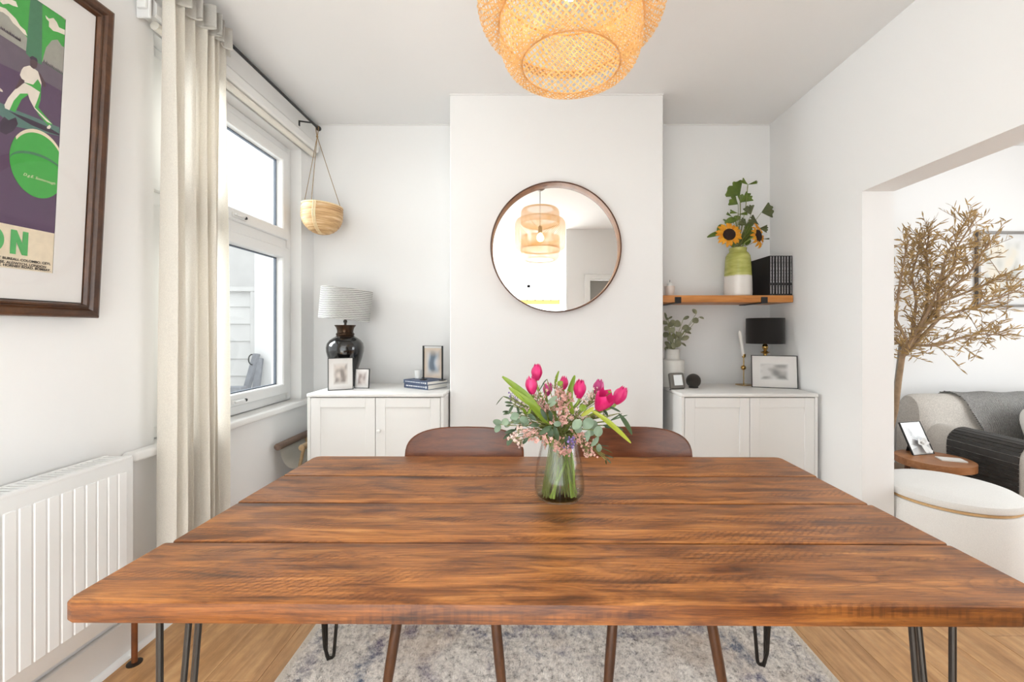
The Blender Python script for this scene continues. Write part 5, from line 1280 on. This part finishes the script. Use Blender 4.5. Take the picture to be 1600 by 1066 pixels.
sprig('small yellow green bud and fresh leaflets at the right centre', 'bud_sprig', [(690, 380, 700, 335, 20), (700, 380, 715, 340, 14), (560, 215, 540, 190, 16), (570, 205, 550, 195, 14), (880, 260, 860, 252, 7), (340, 400, 310, 360, 9), (350, 410, 365, 360, 8)], TLEAF, 1.16)
bb = MB()

# ------------------------------------------------------------------ sunflowers in the ceramic vase
YP = leafmat('sunflower_petal', rgb(226, 140, 16), rgb(246, 180, 40), .25, .5)
SEED = mat('sunflower_seeds', rgb(46, 26, 18), .9, bmp=(500, .8, .003), var=.4, vscale=200)
GINK = leafmat('glossy_green_leaf', rgb(66, 88, 28), rgb(112, 132, 50), .25, .4)
GDK = leafmat('olive_dark_leaf', rgb(62, 70, 38), rgb(98, 104, 66), .2, .5)
c3 = lambda x, y, D=0: (1100+x*160/812, 270+y*160/812, D)
VM = VC+Vector((0, 0, .325))
def sunflower(label, x, y, D, face, r, m=18, squash=1):
    c = P(*c3(x, y, D)); ax = Vector(face).normalized(); q = ax.to_track_quat('Z', 'Y').to_matrix().to_4x4()
    t = thing('sunflower', label, 'sunflower', c, group='sunflowers in the ceramic vase')
    obj('seed_disc', MB().lathe([(r*.50, -.008), (r*.52, .002), (r*.44, .010), (r*.25, .012), (0, .008)], 28).xf(q), SEED, t, local=True)
    def pm(L, w_): return MB().blade([(0, 0, .0), (L*.3, 0, .006), (L*.7, 0, .004), (L, 0, -.006)], lambda s: w_*(sin(pi*(s*.88+.10))**.8)+.0005, (0, 0, 1), .25, 2)
    src = None
    for k in range(m):
        if src is None: src = obj('petal', pm(r*.62, r*.15), YP, t, local=True, normals=False); o = src
        else: o = piece('petal', src, t)
        a = 2*pi*k/m+rb.uniform(-.08, .08); rot = q @ Matrix.Rotation(a, 4, 'Z') @ Matrix.Rotation(rb.uniform(-.12, .3), 4, 'Y')
        o.location = q @ Vector((r*.46*cos(a), r*.46*sin(a), -.002 if k % 2 else .001)); o.rotation_euler = rot.to_euler(); s_ = rb.uniform(.8, 1.12); o.scale = (s_, s_, s_)
    b = c-ax*.006
    obj('stem', MB().tube([VM+Vector((rb.uniform(-.02, .02), 0, -.28)), VM+Vector((0, 0, -.03)), VM.lerp(b-ax*.05, .6), b-ax*.025, b], .0045, 8), STEM, t)
    obj('sepals', MB().lathe([(.006, -.02), (r*.4, -.012), (r*.55, -.004)], 20, cap=False).xf(q), GINK, t, local=True)
    return t
sunflower('sunflower facing the room, at the left of the green and white vase', 200, 490, 2.77, (-.15, -1, .12), .078)
sunflower('sunflower turned sideways to the right above the books', 430, 500, 2.80, (.62, -.78, .08), .080)
def fan(label, specs, D, m_, name='foliage_sprig'):
    "ginkgo-like fan leaves: stalk point, angle in degrees, size px"
    ctr = P(*c3(specs[0][0], specs[0][1], D)); t = thing(name, label, 'leafy sprig', ctr, group='leafy sprigs in the ceramic vase'); sb = MB()
    for x, y, an, sz, spn in specs:
        dd = D+rb.uniform(-.03, .03); o_ = P(*c3(x, y, dd)); s_ = 1.1*sz*160/812/F*D; a0 = radians(an); b = MB()
        yaw = rb.uniform(-.4, .4)
        def f(u, v):
            a = a0+(u-.5)*radians(spn); r = s_*v*(1-.16*cos((u-.5)*2*pi*1.0)*0-.10*(1 if abs(u-.5) < .06 else 0)+.05*sin(u*22))
            return o_+Vector((r*cos(a), -.12*s_*v*v+.08*s_*sin(u*9)*v+r*cos(a)*yaw*.3, r*sin(a)))
        b.grid(f, 13, 5); bmesh.ops.remove_doubles(b.bm, verts=b.bm.verts[:], dist=1e-5)
        obj('leaf', b, m_, t, normals=False)
        sb.tube([o_, o_.lerp(VM, .35)+Vector((rb.uniform(-.01, .01), 0, .0)), VM+Vector((rb.uniform(-.02, .02), rb.uniform(-.02, .02), 0)), VM+Vector((rb.uniform(-.02, .02), 0, -.2))], .0016, 5)
    obj('stem', sb, TWIG, t)
fan('tall sprig of fan shaped leaves rising above the sunflowers', [(285, 180, 135, 105, 105), (270, 250, 150, 75, 80), (290, 235, 35, 85, 60), (290, 240, 70, 60, 90), (350, 95, 150, 60, 40), (345, 95, 15, 70, 22), (270, 320, 170, 60, 30), (270, 330, 5, 65, 26), (225, 350, 150, 50, 25)], 2.84, GINK)
fan('right hand sprig of fan shaped leaves beside the wall', [(455, 315, 15, 85, 85), (372, 335, 110, 70, 75), (435, 410, 150, 80, 55), (440, 440, -5, 60, 60), (350, 420, 150, 70, 50), (470, 525, 0, 40, 20)], 2.83, GDK)
sprig('broad pointed leaves around the sunflower heads', 'foliage_sprig', [(150, 480, 25, 512, 20), (160, 420, 105, 465, 28), (255, 370, 165, 400, 26), (250, 380, 270, 340, 26), (300, 420, 300, 380, 30), (300, 560, 390, 455, 34), (250, 560, 350, 520, 30), (280, 580, 330, 470, 30), (320, 440, 390, 400, 22), (180, 400, 150, 370, 14), (310, 400, 325, 365, 12), (300, 500, 380, 430, 24), (160, 560, 140, 520, 18), (330, 575, 360, 520, 22), (235, 590, 200, 540, 20)], GINK, 2.87, group='leafy sprigs in the ceramic vase', base=VM, conv=lambda x, y, D: c3(x, y, D), stemr=.0022)

# ------------------------------------------------------------------ eucalyptus in the pale grey vase
c4 = lambda x, y, D=0: (1030+x*100/561, 420+y*100/561, D)
EM = EC+Vector((0, 0, .23)); EU2 = leafmat('round_eucalyptus_leaf', rgb(96, 98, 70), rgb(146, 146, 116), .2, .5)
def eu(label, leaves, D): return sprig(label, 'eucalyptus_sprig', leaves, EU2, D, group='eucalyptus in the pale grey vase', base=EM, conv=lambda x, y, d: c4(x, y, d), stemr=.0014)
eu('long eucalyptus stem arching right out of the pale grey vase', [(325, 395, 290, 355, 17), (290, 465, 345, 450, 26), (350, 425, 392, 438, 9), (210, 445, 262, 420, 14), (200, 530, 255, 500, 20), (220, 545, 280, 520, 18), (215, 550, 280, 568, 14), (190, 620, 262, 600, 22), (190, 650, 235, 680, 9)], 2.74)
eu('dense upright eucalyptus in the middle of the pale grey vase', [(130, 500, 185, 470, 32), (120, 560, 95, 520, 30), (150, 600, 105, 590, 26), (85, 510, 120, 465, 26), (110, 640, 80, 590, 30), (150, 690, 175, 620, 30), (130, 700, 120, 650, 28), (160, 560, 190, 590, 20), (100, 700, 70, 660, 18), (170, 610, 150, 550, 24), (140, 480, 100, 455, 18), (80, 440, 115, 420, 8)], 2.72)
eu('eucalyptus stem on the chimney side of the pale grey vase', [(75, 480, 5, 475, 22), (60, 440, 48, 385, 10), (75, 560, 40, 600, 26), (80, 510, 45, 540, 22), (90, 690, 50, 640, 22), (80, 700, 45, 705, 18), (75, 450, 60, 430, 12)], 2.75)
